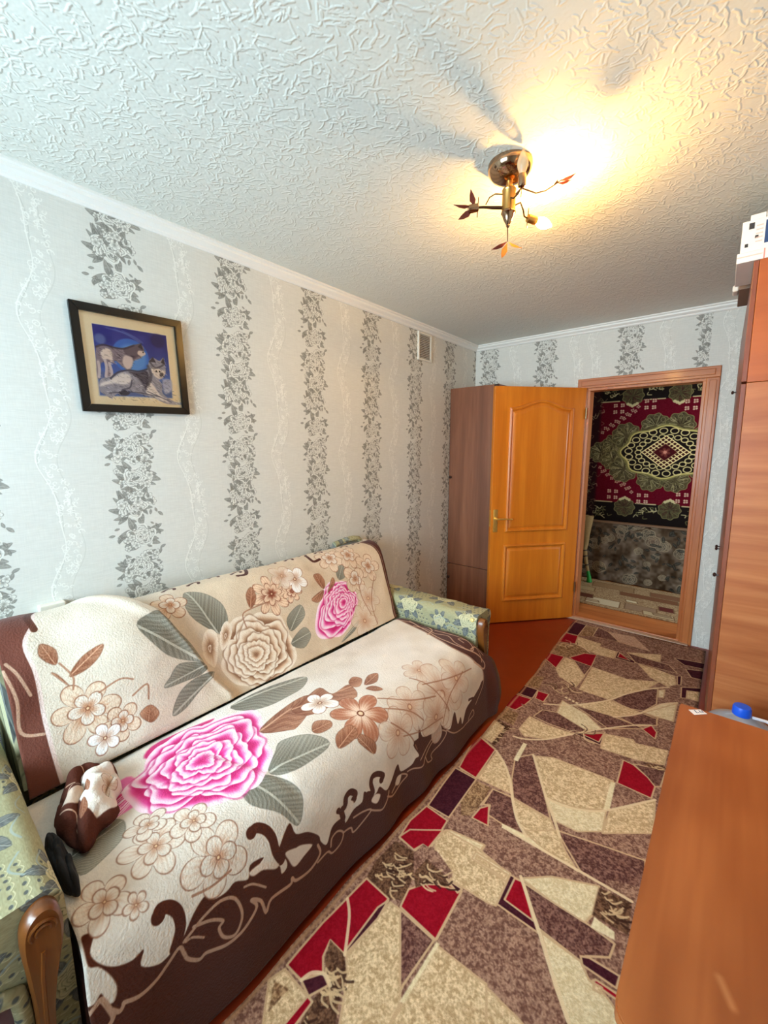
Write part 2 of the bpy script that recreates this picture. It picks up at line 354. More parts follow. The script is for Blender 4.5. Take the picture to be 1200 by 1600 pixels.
# ================================================================== surfaces painted for the room shell
def paint_wallpaper():
    T = 0.53; ppm = 1100; cv = Canvas(0, 0, T, T, ppm, C(218, 218, 212)); h, w = cv.h, cv.w
    weave = (vnoise(h, w, (2, 26), 1) - 0.5) * 0.035 + (vnoise(h, w, (30, 2), 2) - 0.5) * 0.02
    cv.a += weave[..., None]
    rng = random.Random(11); off = (-T, 0, T)
    # lace ribbon of pale curls
    white, shade = C(240, 240, 234), C(196, 197, 190)
    cx = lambda v: 0.3975 + 0.028 * math.sin(2 * PI * v / T) + 0.010 * math.sin(4 * PI * v / T + 1)
    vs = np.linspace(-0.02, T + 0.02, 60)
    cv.stroke([(cx(v) - 0.026 - 0.006 * math.sin(4 * PI * v / T), v) for v in vs], 0.0035, shade, 0.7, 0)
    cv.stroke([(cx(v) + 0.030 + 0.012 * math.sin(2 * PI * v / T + 2), v) for v in vs], 0.004, shade, 0.45, 0)
    cv.stroke([(cx(v) - 0.030, v) for v in vs], 0.004, white, 0.8, 0)
    for i in range(95):
        v = rng.random() * T; x = cx(v) + rng.uniform(-0.036, 0.036); r = rng.uniform(0.006, 0.014); a0 = rng.random() * 6.28; sg = rng.choice((-1, 1))
        arc = [(x + r * (1 - k * 0.1) * math.cos(a0 + sg * k * 0.75), v + r * (1 - k * 0.1) * math.sin(a0 + sg * k * 0.75)) for k in range(7)]
        for o in off: cv.stroke([(p, q + o) for p, q in arc], 0.0034, white, 0.75, 0)
    # floral garland
    ux = 0.1325; dk, lt, pet, ln = C(122, 121, 115), C(178, 177, 170), C(234, 234, 228), C(128, 127, 121)
    leaves = []
    spots = [(0.012, 0.06), (-0.016, 0.195), (0.014, 0.32), (-0.010, 0.45)]
    for (dx, v) in spots:
        for k in range(18):
            a = k / 18 * 6.28 + rng.uniform(-0.25, 0.25); r0 = 0.034; L = rng.uniform(0.040, 0.070)
            if abs(math.sin(a)) > 0.88: continue
            leaves.append((ux + dx + r0 * math.cos(a), v + r0 * math.sin(a) * 1.1, a + rng.uniform(-0.5, 0.5), L))
    for (x, y, a, L) in leaves:
        d = np.array([math.cos(a), math.sin(a)]); n = np.array([-d[1], d[0]]); wd = L * rng.uniform(0.17, 0.26); p = np.array([x, y]); bend = rng.uniform(-0.3, 0.3) * L
        q = [p, p + d * L * 0.3 + n * wd, p + d * L * 0.65 + n * (wd * 0.8 + bend * 0.4), p + d * L + n * bend, p + d * L * 0.6 - n * (wd * 0.7 - bend * 0.3), p + d * L * 0.25 - n * wd * 0.8]
        for o in off: cv.leaf([tuple(t + np.array([0, o])) for t in q], dk, lt, 3, 3, alpha=0.85)
    for i, (dx, v) in enumerate(spots):
        for o in off:
            R = 0.060; c = (ux + dx, v + o)
            pts = [(c[0] + R * (1 + 0.16 * math.sin(5 * t + i)) * math.cos(t), c[1] + R * 0.86 * (1 + 0.16 * math.sin(5 * t + i)) * math.sin(t)) for t in np.linspace(0, 2 * PI, 15)[:-1]]
            cv.rose(c, pts, ln, C(186, 186, 179), pet, i + 3, 6)
    for i in range(40):
        v = rng.random() * T; x = ux + rng.uniform(-0.075, 0.075); r = rng.uniform(0.012, 0.022)
        for o in off: cv.flower((x, v + o), r, 5, C(178, 178, 171), pet, ln, i, alpha=0.9)
    for i in range(70):
        v = rng.random() * T; x = ux + rng.choice((-1, 1)) * rng.uniform(0.0, 0.095); a = rng.random() * 6.28; L = rng.uniform(0.014, 0.028)
        d = np.array([math.cos(a), math.sin(a)]); n = np.array([-d[1], d[0]]); p = np.array([x, v])
        for o in off:
            q = [p, p + d * L * .5 + n * L * .25, p + d * L, p + d * L * .5 - n * L * .2]
            cv.leaf([tuple(t + np.array([0, o])) for t in q], dk, lt, 3, 2, alpha=0.8)
    return cv
def paint_ceiling_relief():
    T = 1.1; cv = Canvas(0, 0, T, T, 760, np.float32(0.35)); rng = random.Random(5)
    h, w = cv.h, cv.w
    cv.a += ((vnoise(h, w, 5, 3) - 0.5) * 0.16)[..., None]
    for i in range(2600):
        x, y, a = rng.random() * T, rng.random() * T, rng.gauss(0.9, 0.9); L = rng.uniform(0.014, 0.042); k = rng.uniform(-25, 25)
        pts = []
        for s in range(6):
            pts.append((x, y)); x += math.cos(a) * L / 5; y += math.sin(a) * L / 5; a += k * L / 5 + rng.uniform(-0.4, 0.4)
        wd = rng.uniform(0.0035, 0.0062); hv = rng.uniform(0.75, 1.0)
        for ox in (-T, 0, T):
            for oy in (-T, 0, T):
                if -0.05 < pts[0][0] + ox < T + 0.05 and -0.05 < pts[0][1] + oy < T + 0.05:
                    cv.stroke([(p + ox, q + oy) for p, q in pts], wd, np.float32(hv), 0.9, 0, soft=3.0)
    return cv
WP = paint_wallpaper()
M_WALLPAPER = painted('wallpaper_grey_floral', WP, 0.75, 0.0006)
m, t, b = new_mat('ceiling_relief_paper')
cvh = paint_ceiling_relief(); hi = t.nodes.new('ShaderNodeTexImage'); hi.image = cvh.image('ceiling_relief', True); hi.interpolation = 'Cubic'
bp = t.nodes.new('ShaderNodeBump'); bp.inputs['Distance'].default_value = 0.0021; bp.inputs['Strength'].default_value = 1.0
t.links.new(hi.outputs['Color'], bp.inputs['Height']); t.links.new(bp.outputs['Normal'], b.inputs['Normal'])
b.inputs['Base Color'].default_value = srgb((222, 224, 216)); b.inputs['Roughness'].default_value = 0.7
M_CEILING = m
M_WHITE = plain('white_cornice', (238, 238, 234), 0.45, noise=0.02)
M_FLOOR = plain('red_brown_floor_paint', (140, 48, 20), 0.3, noise=0.16, scale=9, bump=0.0008)
M_PLASTER = plain('hall_wall_paint', (150, 140, 120), 0.8)

H_CEIL = 2.49; XR = 2.68; YB = -5.0
# ------------------------------------------------------------------ room shell
def shell(name, boxes, mat, uv=None):
    bm = bmesh.new()
    for bx in boxes: bm_box(bm, *bx)
    o = finish(name, bm, mat); tag(o, kind='structure')
    if uv:
        me = o.data; l = me.uv_layers.new(name='UVMap')
        for p in me.polygons:
            for li in p.loop_indices: l.data[li].uv = uv(me.vertices[me.loops[li].vertex_index].co, p.normal, p.center)
    return o
T53 = 0.53
shell('floor', [(-0.1, XR + 0.1, YB - 0.1, 0.0, -0.1, 0.0)], M_FLOOR)
shell('ceiling', [(-0.1, XR + 0.1, YB - 0.1, 0.12, H_CEIL, H_CEIL + 0.1)], M_CEILING, lambda c, n, k: (c.x / 1.1, c.y / 1.1))
shell('wall_left', [(-0.12, 0.0, YB, 0.0, 0.0, H_CEIL)], M_WALLPAPER, lambda c, n, k: ((c.y + 2.605) / T53 + 0.25, c.z / T53))
DX0, DX1, DZ = 1.04, 1.826, 2.0
def far_uv(c, n, k):
    return ((c.x - 0.147) / T53 + 0.25, c.z / T53 + 0.3) if k.x < 1.0 else ((c.x - 1.95) / 0.5 + 0.75, c.z / T53 + 0.3) if k.x > 1.85 else ((c.x - 1.329) / 0.5 + 0.25, c.z / T53 + 0.3)
shell('wall_far', [(-0.12, 0.99, 0.0, 0.12, 0.0, H_CEIL), (0.99, DX0, 0.0, 0.12, 0.0, H_CEIL), (DX0, DX1, 0.0, 0.12, DZ, H_CEIL), (DX1, XR + 0.1, 0.0, 0.12, 0.0, H_CEIL)], M_WALLPAPER, far_uv)
shell('wall_right', [(XR, XR + 0.12, YB, 0.0, 0.0, H_CEIL)], M_WALLPAPER, lambda c, n, k: (c.y / T53, c.z / T53))
WX0, WX1, WZ0, WZ1 = 0.12, 1.72, 0.85, 2.25
shell('wall_back', [(-0.12, WX0, YB - 0.2, YB, 0.0, H_CEIL), (WX1, XR + 0.1, YB - 0.2, YB, 0.0, H_CEIL), (WX0, WX1, YB - 0.2, YB, 0.0, WZ0), (WX0, WX1, YB - 0.2, YB, WZ1, H_CEIL)], M_WALLPAPER, lambda c, n, k: (c.x / T53, c.z / T53))
# window behind the camera, the source of the daylight
M_FRAME = plain('white_window_plastic', (240, 240, 240), 0.3, noise=0.01)
M_PANE = clear('window_glass')
win = tag(empty('window_1', ((WX0 + WX1) / 2, YB - 0.1, WZ0)), kind='structure')
def win_part(name, x0, x1, z0, z1, y0=-0.03, y1=0.03, mat=M_FRAME):
    return box(name, x0, x1, y0, y1, z0, z1, mat, win, 0.004)
ww, wh = WX1 - WX0, WZ1 - WZ0
for nm, a in (('window_frame', (-ww / 2, -ww / 2 + 0.06, 0, wh)), ('window_frame', (ww / 2 - 0.06, ww / 2, 0, wh)), ('window_frame', (-ww / 2 + 0.06, ww / 2 - 0.06, 0, 0.06)), ('window_frame', (-ww / 2 + 0.06, ww / 2 - 0.06, wh - 0.06, wh)), ('mullion', (-0.04, 0.04, 0.06, wh - 0.06))):
    win_part(nm, *a)
for a in ((-ww / 2 + 0.06, -0.04), (0.04, ww / 2 - 0.06)): win_part('pane', a[0], a[1], 0.06, wh - 0.06, -0.003, 0.003, M_PANE)
win_part('window_sill', -ww / 2 - 0.05, ww / 2 + 0.05, -0.03, 0.0, 0.06, 0.24)

# cornices
CORN = [(0.0, 0.0), (0.046, 0.0), (0.046, -0.009), (0.036, -0.013), (0.034, -0.024), (0.017, -0.036), (0.015, -0.043), (0.008, -0.05), (0.0, -0.05)]
def cornice(name, a, b, nrm):
    bm = bmesh.new(); rings = []
    for p, s in ((a, 1), (b, -1)):
        d = (Vector(b) - Vector(a)).normalized()
        rings.append([bm.verts.new(Vector(p) + Vector(nrm) * q + Vector((0, 0, H_CEIL + z)) + d * q * s) for q, z in CORN])
    n = len(CORN)
    for k in range(n): bm.faces.new((rings[0][k], rings[0][(k + 1) % n], rings[1][(k + 1) % n], rings[1][k]))
    bm.faces.new(rings[0]); bm.faces.new(rings[1][::-1])
    return tag(finish(name, bm, M_WHITE), kind='structure')
cornice('trim_1', (0, YB, 0), (0, 0, 0), (1, 0, 0))
cornice('trim_2', (0, 0, 0), (XR, 0, 0), (0, -1, 0))
cornice('trim_3', (XR, 0, 0), (XR, YB, 0), (-1, 0, 0))
cornice('trim_4', (XR, YB, 0), (0, YB, 0), (0, 1, 0))

# ------------------------------------------------------------------ hall behind the doorway
M_HALLFLOOR = wood('hall_floor_boards', (150, 78, 30), (196, 116, 52), 'x', 0.8, 0.35)
tag(box('floor_hall', -0.4, 3.2, 0.0, 1.7, -0.1, 0.0, M_HALLFLOOR, None, 0), kind='structure')
shell('wall_hall_far', [(-0.4, 3.2, 1.56, 1.68, 0.0, H_CEIL)], M_PLASTER)
shell('wall_hall_left', [(-0.4, -0.12, 0.12, 1.56, 0.0, H_CEIL)], M_PLASTER)
shell('ceiling_hall', [(-0.4, 3.2, 0.12, 1.68, H_CEIL, H_CEIL + 0.1)], M_PLASTER)

# ------------------------------------------------------------------ door: frame, leaf, handle
M_DOOR = wood('orange_varnished_door', (200, 108, 22), (222, 132, 34), 'z', 0.7, 0.38, 0.25, c3=(211, 119, 27))
M_DOORX = wood('orange_varnished_rail', (184, 100, 22), (204, 121, 32), 'x', 0.7, 0.38, 0.25, c3=(195, 110, 26))
M_CASE = wood('door_casing_wood', (168, 88, 38), (206, 128, 70), 'z', 1.0, 0.42, 0.15)
M_CASEX = wood('door_casing_head_wood', (168, 88, 38), (206, 128, 70), 'x', 1.0, 0.42, 0.15)
M_BRASS = plain('polished_brass', (236, 196, 104), 0.28, 0.75, 0.03)
door = tag(empty('door_1', (DX0, 0, 0)), kind='structure')
dw = DX1 - DX0
def casing(name, x0, x1, z0, z1, mat):
    bm = bmesh.new(); bm_box(bm, x0, x1, -0.016, 0.0, z0, z1, 0.004); 
    if z1 - z0 > x1 - x0: bm_box(bm, x0 + 0.018, x1 - 0.018, -0.021, -0.016, z0, z1 - 0.018, 0.003)
    else: bm_box(bm, x0 + 0.03, x1 - 0.03, -0.021, -0.016, z0 + 0.018, z1 - 0.018, 0.004)
    return finish(name, bm, mat, door)
casing('casing', -0.075, 0.0, 0.0, DZ, M_CASE); casing('casing', dw, dw + 0.078, 0.0, DZ, M_CASE); casing('casing', -0.078, dw + 0.078, DZ, DZ + 0.078, M_CASEX)
for x0, x1, z0, z1 in ((0.0, 0.02, 0.0, DZ - 0.02), (dw - 0.02, dw, 0.0, DZ - 0.02), (0.0, dw, DZ - 0.02, DZ)): box('door_lining', x0, x1, 0.0, 0.12, z0, z1, M_CASE, door, 0.002)
box('threshold', -0.02, dw + 0.0, -0.006, 0.36, 0.0, 0.022, M_CASEX, door, 0.006)
box('threshold_strip', -0.06, dw + 0.06, -0.052, -0.006, 0.0, 0.014, plain('pale_worn_strip', (196, 160, 132), 0.5, noise=0.2, scale=30), door, 0.005)
ANG = 0.858
leaf = box('door_leaf', 0.0, 0.8, -0.04, 0.0, 0.01, 2.003, M_DOOR, door, 0.003)
leaf.location = (0.0, -0.0324, 0); leaf.rotation_euler = (0, 0, PI + ANG)
def panel_outline(x0, x1, z0, z1, arch, inset):
    x0 += inset; x1 -= inset; z0 += inset; z1 -= inset
    pts = [(x0, z0), (x1, z0)]
    if not arch: return pts + [(x1, z1), (x0, z1)]
    n = 16
    for k in range(n + 1):
        s = k / n; x = x1 + (x0 - x1) * s
        pts.append((x, z1 + arch * (0.5 - 0.5 * math.cos(2 * PI * min(max((s - 0.04) / 0.92, 0), 1)))))
    return pts
def door_panel(x0, x1, z0, z1, arch):
    prof = [(0.0, 0.0), (0.003, 0.012), (0.010, 0.018), (0.020, 0.014), (0.027, 0.002), (0.034, 0.001), (0.054, 0.013), (0.062, 0.014)]
    bm = bmesh.new(); rings = []
    for ins, hgt in prof: rings.append([bm.verts.new((x, hgt + 0.0002, z)) for x, z in panel_outline(x0, x1, z0, z1, arch, ins)])
    n = len(rings[0])
    for r1, r2 in zip(rings, rings[1:]):
        for k in range(n): bm.faces.new((r1[k], r1[(k + 1) % n], r2[(k + 1) % n], r2[k]))
    bm.faces.new(rings[-1])
    return finish('door_panel', bm, M_DOOR, leaf, True, 0.5)
door_panel(0.108, 0.675, 0.812, 1.838, 0.062); door_panel(0.114, 0.682, 0.203, 0.704, 0.0)
bm = bmesh.new(); bm_box(bm, 0.742, 0.782, 0.0, 0.006, 0.815, 1.005, 0.003)
bm_lathe(bm, [(0.013, 0.0), (0.013, 0.02), (0.009, 0.024), (0.009, 0.045)], 14, axis_matrix((0.762, 0.004, 0.93), (0, 1, 0)))
bm_tube(bm, [(0.766, 0.047, 0.93), (0.74, 0.050, 0.931), (0.69, 0.049, 0.929), (0.640, 0.047, 0.927), (0.628, 0.044, 0.926)], [0.008, 0.0085, 0.0075, 0.0065, 0.004], 10)
bm_lathe(bm, [(0.006, 0.0), (0.006, 0.003)], 10, axis_matrix((0.762, 0.006, 0.855), (0, 1, 0)))
h = finish('door_handle', bm, M_BRASS, leaf, True, 0.7); tag(h, 'polished brass lever handle on a long plate')
box('latch_plate', 0.7985, 0.8015, -0.03, -0.010, 0.86, 1.0, M_BRASS, leaf, 0.0005)
for z in (0.25, 1.75): tube('hinge', [(-0.004, 0.004, z), (-0.004, 0.004, z + 0.09)], 0.006, plain('hinge_steel', (150, 130, 100), 0.3, 0.9), leaf, 8)

# ================================================================== measured pattern outlines (metres on their own surfaces)
RUG_ART = [
    ('T',((1.187,-.128),(1.279,-.125),(1.287,-.339),(1.193,-.4))),
    ('M',((1.193,-.4),(1.284,-.326),(1.553,-.35),(1.693,-.32),(1.68,-.359),(1.494,-.484),(1.379,-.479))),
    ('D',((1.275,-.11),(1.369,-.155),(1.468,-.301),(1.284,-.326))),
    ('M',((1.267,-.026),(1.54,-.099),(1.518,-.149),(1.369,-.155))),
    ('P',((1.074,-.128),(1.187,-.128),(1.19,-.387),(1.1,-.394))),
    ('R',((1.104,-.407),(1.193,-.4),(1.215,-.555),(1.1,-.604))),
    ('B',((1.197,-.414),(1.368,-.429),(1.371,-.486),(1.486,-.491),(1.493,-.62),(1.392,-.637),(1.218,-.567))),
    ('N',((1.365,-.159),(1.544,-.127),(1.681,-.33),(1.527,-.312),(1.468,-.301))),
    ('M',((1.544,-.127),(1.895,-.097),(1.9,-.284),(1.748,-.344),(1.681,-.33))),
    ('T',((1.087,-.661),(1.218,-.567),(1.34,-.639),(1.22,-.832),(1.103,-.835))),
    ('R',((1.108,-.938),(1.103,-.835),(1.213,-.825),(1.218,-1.022),(1.159,-.973))),
    ('R',((1.247,-.81),(1.312,-.676),(1.388,-.641),(1.401,-.847),(1.282,-.833))),
    ('D',((1.282,-.833),(1.401,-.847),(1.396,-1.002))),
    ('B',((1.224,-.829),(1.275,-.839),(1.401,-1.008),(1.391,-1.206),(1.323,-1.202),(1.224,-1.041))),
    ('M',((1.388,-.641),(1.511,-.618),(1.619,-.592),(1.731,-.736),(1.624,-.868),(1.408,-.841))),
    ('P',((1.494,-.484),(1.625,-.575),(1.621,-.603),(1.499,-.602))),
    ('R',((1.51,-.499),(1.591,-.578),(1.512,-.578))),
    ('B',((1.552,-.451),(1.748,-.344),(1.758,-.466),(1.662,-.48))),
    ('D',((1.554,-.463),(1.813,-.483),(1.869,-.577),(1.799,-.578),(1.627,-.586))),
    ('B',((1.645,-.596),(1.745,-.598),(1.858,-.631),(1.876,-.744),(1.838,-.806),(1.741,-.75))),
    ('B',((1.41,-.851),(1.624,-.868),(1.79,-.774),(1.74,-.917),(1.655,-1.046),(1.586,-1.197),(1.416,-1.205))),
    ('M',((1.192,-1.181),(1.283,-1.128),(1.416,-1.205),(1.569,-1.22),(1.425,-1.384),(1.248,-1.344))),
    ('D',((1.599,-1.186),(1.657,-1.054),(1.754,-.906),(1.794,-.873),(1.81,-1.065),(1.765,-1.188),(1.686,-1.22))),
    ('M',((1.821,-.85),(1.9,-.724),(1.916,-.96),(1.842,-1.039))),
    ('B',((1.469,-1.347),(1.594,-1.199),(1.748,-1.218),(1.647,-1.351),(1.556,-1.361))),
    ('C',((1.767,-1.203),(1.836,-1.044),(1.904,-.978),(1.904,-1.186),(1.841,-1.207))),
    ('D',((1.648,-1.358),(1.769,-1.218),(1.835,-1.211),(1.832,-1.291),(1.77,-1.358))),
    ('P',((1.831,-.341),(2.005,-.299),(2.002,-.398),(1.894,-.415))),
    ('P',((1.907,-.477),(2.003,-.432),(2.006,-.574),(1.945,-.581))),
    ('P',((1.872,-.619),(1.894,-.601),(1.901,-.734),(1.883,-.738))),
    ('P',((1.907,-.76),(2.009,-.695),(2.012,-.751),(1.937,-.784),(1.941,-.885),(1.915,-.898))),
    ('B',((1.938,-.793),(2.012,-.751),(2.011,-.881),(1.944,-.882))),
    ('C',((1.8,-.888),(1.829,-.854),(1.834,-.964),(1.81,-.975))),
    ('T',((1.105,-1.254),(1.194,-1.181),(1.219,-1.353),(1.129,-1.361))),
    ('P',((1.128,-1.375),(1.218,-1.366),(1.224,-1.474),(1.125,-1.482))),
    ('R',((1.222,-1.376),(1.287,-1.372),(1.288,-1.469),(1.237,-1.463))),
    ('R',((1.128,-1.504),(1.223,-1.486),(1.214,-1.564),(1.19,-1.652),(1.131,-1.656))),
    ('T',((1.126,-1.671),(1.219,-1.671),(1.237,-1.79),(1.137,-1.792))),
    ('L',((1.144,-1.796),(1.232,-1.814),(1.228,-1.998),(1.205,-2.001),(1.208,-1.843),(1.139,-1.831))),
    ('B',((1.136,-1.823),(1.205,-1.836),(1.205,-1.992),(1.15,-1.984))),
    ('P',((1.181,-2.266),(1.256,-2.266),(1.265,-2.414),(1.248,-2.476))),
    ('M',((1.218,-1.218),(1.403,-1.2),(1.573,-1.221),(1.45,-1.369),(1.335,-1.333),(1.235,-1.365))),
    ('M',((1.19,-1.572),(1.311,-1.551),(1.356,-1.401),(1.384,-1.524),(1.377,-1.654),(1.284,-1.649))),
    ('D',((1.311,-1.551),(1.384,-1.524),(1.554,-1.584),(1.525,-1.646),(1.377,-1.654),(1.292,-1.642))),
    ('C',((1.372,-1.387),(1.517,-1.436),(1.62,-1.521),(1.554,-1.584),(1.384,-1.524))),
    ('B',((1.452,-1.379),(1.59,-1.207),(1.745,-1.236),(1.631,-1.362))),
    ('D',((1.436,-1.392),(1.631,-1.362),(1.748,-1.366),(1.791,-1.369),(1.641,-1.494),(1.525,-1.429))),
    ('M',((1.225,-1.857),(1.378,-1.822),(1.431,-1.76),(1.511,-1.658),(1.645,-1.67),(1.748,-1.698),(1.757,-1.865),(1.654,-1.881),(1.493,-1.894),(1.41,-1.947),(1.384,-2.16),(1.316,-2.087),(1.24,-2.023))),
    ('B',((1.276,-1.656),(1.382,-1.67),(1.511,-1.658),(1.412,-1.785),(1.316,-1.837),(1.272,-1.8))),
    ('P',((1.518,-1.652),(1.636,-1.535),(1.642,-1.659))),
    ('R',((1.544,-1.631),(1.634,-1.551),(1.63,-1.64))),
    ('B',((1.644,-1.548),(1.762,-1.504),(1.774,-1.529),(1.91,-1.484),(1.908,-1.611),(1.795,-1.659),(1.648,-1.684))),
    ('D',((1.342,-2.019),(1.402,-1.938),(1.486,-2.076),(1.591,-2.258),(1.431,-2.252),(1.384,-2.16))),
    ('R',((1.143,-1.99),(1.24,-2.023),(1.258,-2.251),(1.175,-2.256),(1.129,-2.063))),
    ('B',((1.254,-2.044),(1.316,-2.087),(1.381,-2.163),(1.417,-2.238),(1.263,-2.254))),
    ('B',((1.41,-1.947),(1.486,-1.9),(1.744,-1.876),(1.755,-2.066),(1.659,-2.135),(1.54,-2.161))),
    ('C',((1.54,-2.161),(1.659,-2.135),(1.757,-2.076),(1.768,-2.186),(1.691,-2.25),(1.608,-2.255))),
    ('X',((1.736,-1.889),(1.754,-1.881),(1.767,-2.057),(1.746,-2.074))),
    ('M',((1.761,-1.888),(1.892,-1.881),(1.767,-2.057))),
    ('R',((1.752,-1.702),(1.795,-1.705),(1.861,-1.751),(1.894,-1.791),(1.891,-1.876),(1.759,-1.877))),
    ('B',((1.768,-2.062),(1.905,-1.877),(1.923,-2.067),(1.769,-2.195))),
    ('D',((1.794,-1.698),(1.919,-1.646),(1.913,-1.776),(1.894,-1.791),(1.861,-1.751))),
    ('L',((1.825,-1.657),(1.906,-1.621),(1.906,-1.657),(1.858,-1.675))),
    ('T',((1.259,-2.271),(1.331,-2.265),(1.339,-2.376),(1.335,-2.449),(1.301,-2.477),(1.26,-2.406))),
    ('D',((1.345,-2.266),(1.415,-2.253),(1.474,-2.334),(1.544,-2.397),(1.444,-2.391),(1.369,-2.352),(1.339,-2.376))),
    ('B',((1.43,-2.259),(1.593,-2.262),(1.637,-2.323),(1.655,-2.349),(1.539,-2.404),(1.486,-2.346))),
    ('D',((1.655,-1.342),(1.761,-1.222),(1.832,-1.227),(1.84,-1.291),(1.748,-1.366))),
    ('R',((1.784,-1.376),(1.817,-1.309),(1.848,-1.36),(1.848,-1.424))),
    ('C',((1.768,-1.206),(1.902,-.983),(1.905,-1.197))),
    ('X',((1.331,-1.887),(1.351,-1.888),(1.362,-2.033),(1.34,-2.036))),
    ('M',((1.272,-2.524),(1.345,-2.464),(1.408,-2.449),(1.47,-2.479),(1.522,-2.435),(1.731,-2.429),(1.571,-2.569),(1.436,-2.532))),
    ('R',((1.134,-2.069),(1.141,-1.994),(1.243,-2.031),(1.254,-2.256),(1.163,-2.249))),
    ('P',((1.151,-2.266),(1.259,-2.264),(1.268,-2.518),(1.17,-2.524))),
    ('R',((1.167,-2.531),(1.271,-2.535),(1.284,-2.667),(1.252,-2.685),(1.246,-2.723),(1.168,-2.721),(1.157,-2.633))),
    ('D',((1.342,-2.266),(1.423,-2.255),(1.486,-2.347),(1.543,-2.392),(1.45,-2.405),(1.385,-2.401),(1.371,-2.351),(1.346,-2.367))),
    ('R',((1.341,-2.457),(1.345,-2.394),(1.368,-2.359),(1.408,-2.449))),
    ('X',((1.448,-2.402),(1.55,-2.394),(1.728,-2.417),(1.722,-2.433),(1.546,-2.415),(1.453,-2.421))),
    ('M',((1.371,-2.507),(1.481,-2.416),(1.747,-2.414),(1.804,-2.419),(1.588,-2.561),(1.552,-2.567),(1.445,-2.565))),
    ('B',((1.288,-2.576),(1.437,-2.536),(1.437,-2.563),(1.557,-2.579),(1.562,-2.713),(1.403,-2.73),(1.396,-2.705),(1.332,-2.684),(1.307,-2.68),(1.281,-2.639))),
    ('C',((1.304,-2.563),(1.436,-2.533),(1.433,-2.562),(1.288,-2.576))),
    ('C',((1.423,-2.579),(1.555,-2.573),(1.555,-2.611),(1.424,-2.613))),
    ('B',((1.432,-2.589),(1.547,-2.584),(1.546,-2.604),(1.434,-2.605))),
    ('B',((1.527,-2.377),(1.626,-2.295),(1.679,-2.362),(1.736,-2.415),(1.59,-2.4))),
    ('D',((1.626,-2.295),(1.68,-2.28),(1.794,-2.249),(1.87,-2.229),(1.917,-2.215),(1.941,-2.384),(1.904,-2.401),(1.801,-2.407),(1.745,-2.407))),
    ('M',((1.822,-2.381),(1.966,-2.314),(1.984,-2.457),(1.849,-2.507))),
    ('C',((1.59,-2.567),(1.671,-2.492),(1.81,-2.422),(1.815,-2.535),(1.801,-2.579),(1.71,-2.576))),
    ('D',((1.606,-2.576),(1.71,-2.576),(1.815,-2.573),(1.888,-2.578),(1.884,-2.626),(1.829,-2.667),(1.82,-2.69),(1.692,-2.682))),
    ('P',((1.557,-2.579),(1.599,-2.575),(1.697,-2.696),(1.562,-2.699))),
    ('R',((1.574,-2.581),(1.599,-2.575),(1.674,-2.672),(1.576,-2.67))),
    ('M',((1.457,-2.748),(1.566,-2.709),(1.698,-2.701),(1.765,-2.778),(1.827,-2.844),(1.847,-2.867),(1.765,-2.934),(1.72,-2.925),(1.607,-2.92),(1.482,-2.922))),
    ('C',((1.705,-2.689),(1.82,-2.69),(1.851,-2.721),(1.902,-2.732),(1.944,-2.758),(1.945,-2.785),(1.847,-2.867),(1.782,-2.799))),
    ('B',((1.47,-2.932),(1.607,-2.92),(1.721,-2.928),(1.765,-2.934),(1.575,-3.093))),
    ('R',((1.371,-2.779),(1.408,-2.749),(1.453,-2.74),(1.464,-2.913),(1.46,-2.916))),
    ('P',((1.817,-2.677),(1.837,-2.665),(1.917,-2.657),(1.915,-2.693),(1.827,-2.696))),
    ('L',((1.811,-2.428),(1.906,-2.413),(1.916,-2.526),(1.815,-2.535))),
    ('X',((1.821,-2.537),(1.881,-2.543),(1.886,-2.568),(1.82,-2.575))),
    ('R',((1.858,-2.721),(1.866,-2.709),(1.934,-2.705),(1.933,-2.72))),
    ('B',((1.865,-2.72),(1.884,-2.717),(1.883,-2.734),(1.866,-2.736))),
    ('L',((1.158,-2.838),(1.165,-2.739),(1.244,-2.73),(1.296,-2.801),(1.317,-2.892),(1.276,-2.919),(1.171,-2.912))),
    ('B',((1.475,-2.927),(1.631,-2.916),(1.678,-3.011),(1.476,-3.179),(1.476,-3.101))),
    ('R',((1.166,-2.718),(1.18,-2.666),(1.28,-2.583),(1.278,-2.683),(1.254,-2.684),(1.24,-2.724))),
    ('R',((1.322,-2.913),(1.31,-2.852),(1.338,-2.806),(1.382,-2.769),(1.452,-2.742),(1.462,-2.917))),
    ('P',((1.391,-2.737),(1.45,-2.732),(1.444,-2.753))),
    ('M',((1.249,-2.735),(1.254,-2.684),(1.313,-2.673),(1.393,-2.703),(1.403,-2.72),(1.292,-2.795))),
    ('L',((1.292,-2.795),(1.297,-2.722),(1.371,-2.729),(1.417,-2.756),(1.359,-2.78),(1.326,-2.832))),
    ('B',((1.288,-2.924),(1.327,-2.92),(1.47,-3.106),(1.476,-3.179),(1.383,-3.257),(1.338,-3.186),(1.282,-3.123))),
    ('D',((1.327,-2.92),(1.459,-2.922),(1.452,-3.07),(1.456,-3.088))),
    ('R',((1.175,-2.917),(1.276,-2.919),(1.275,-3.124),(1.214,-3.126),(1.228,-3.168),(1.258,-3.195),(1.222,-3.246),(1.163,-3.251),(1.16,-3.107))),
    ('P',((1.279,-2.923),(1.287,-2.988),(1.276,-3.117),(1.269,-3.117),(1.266,-2.963))),
    ('X',((1.467,-2.919),(1.478,-2.92),(1.478,-3.099),(1.466,-3.104))),
    ('L',((1.214,-3.126),(1.273,-3.125),(1.313,-3.154),(1.334,-3.204),(1.376,-3.263),(1.3,-3.326),(1.279,-3.26),(1.288,-3.202),(1.239,-3.171))),
    ('P',((1.222,-3.246),(1.258,-3.195),(1.291,-3.204),(1.266,-3.256))),
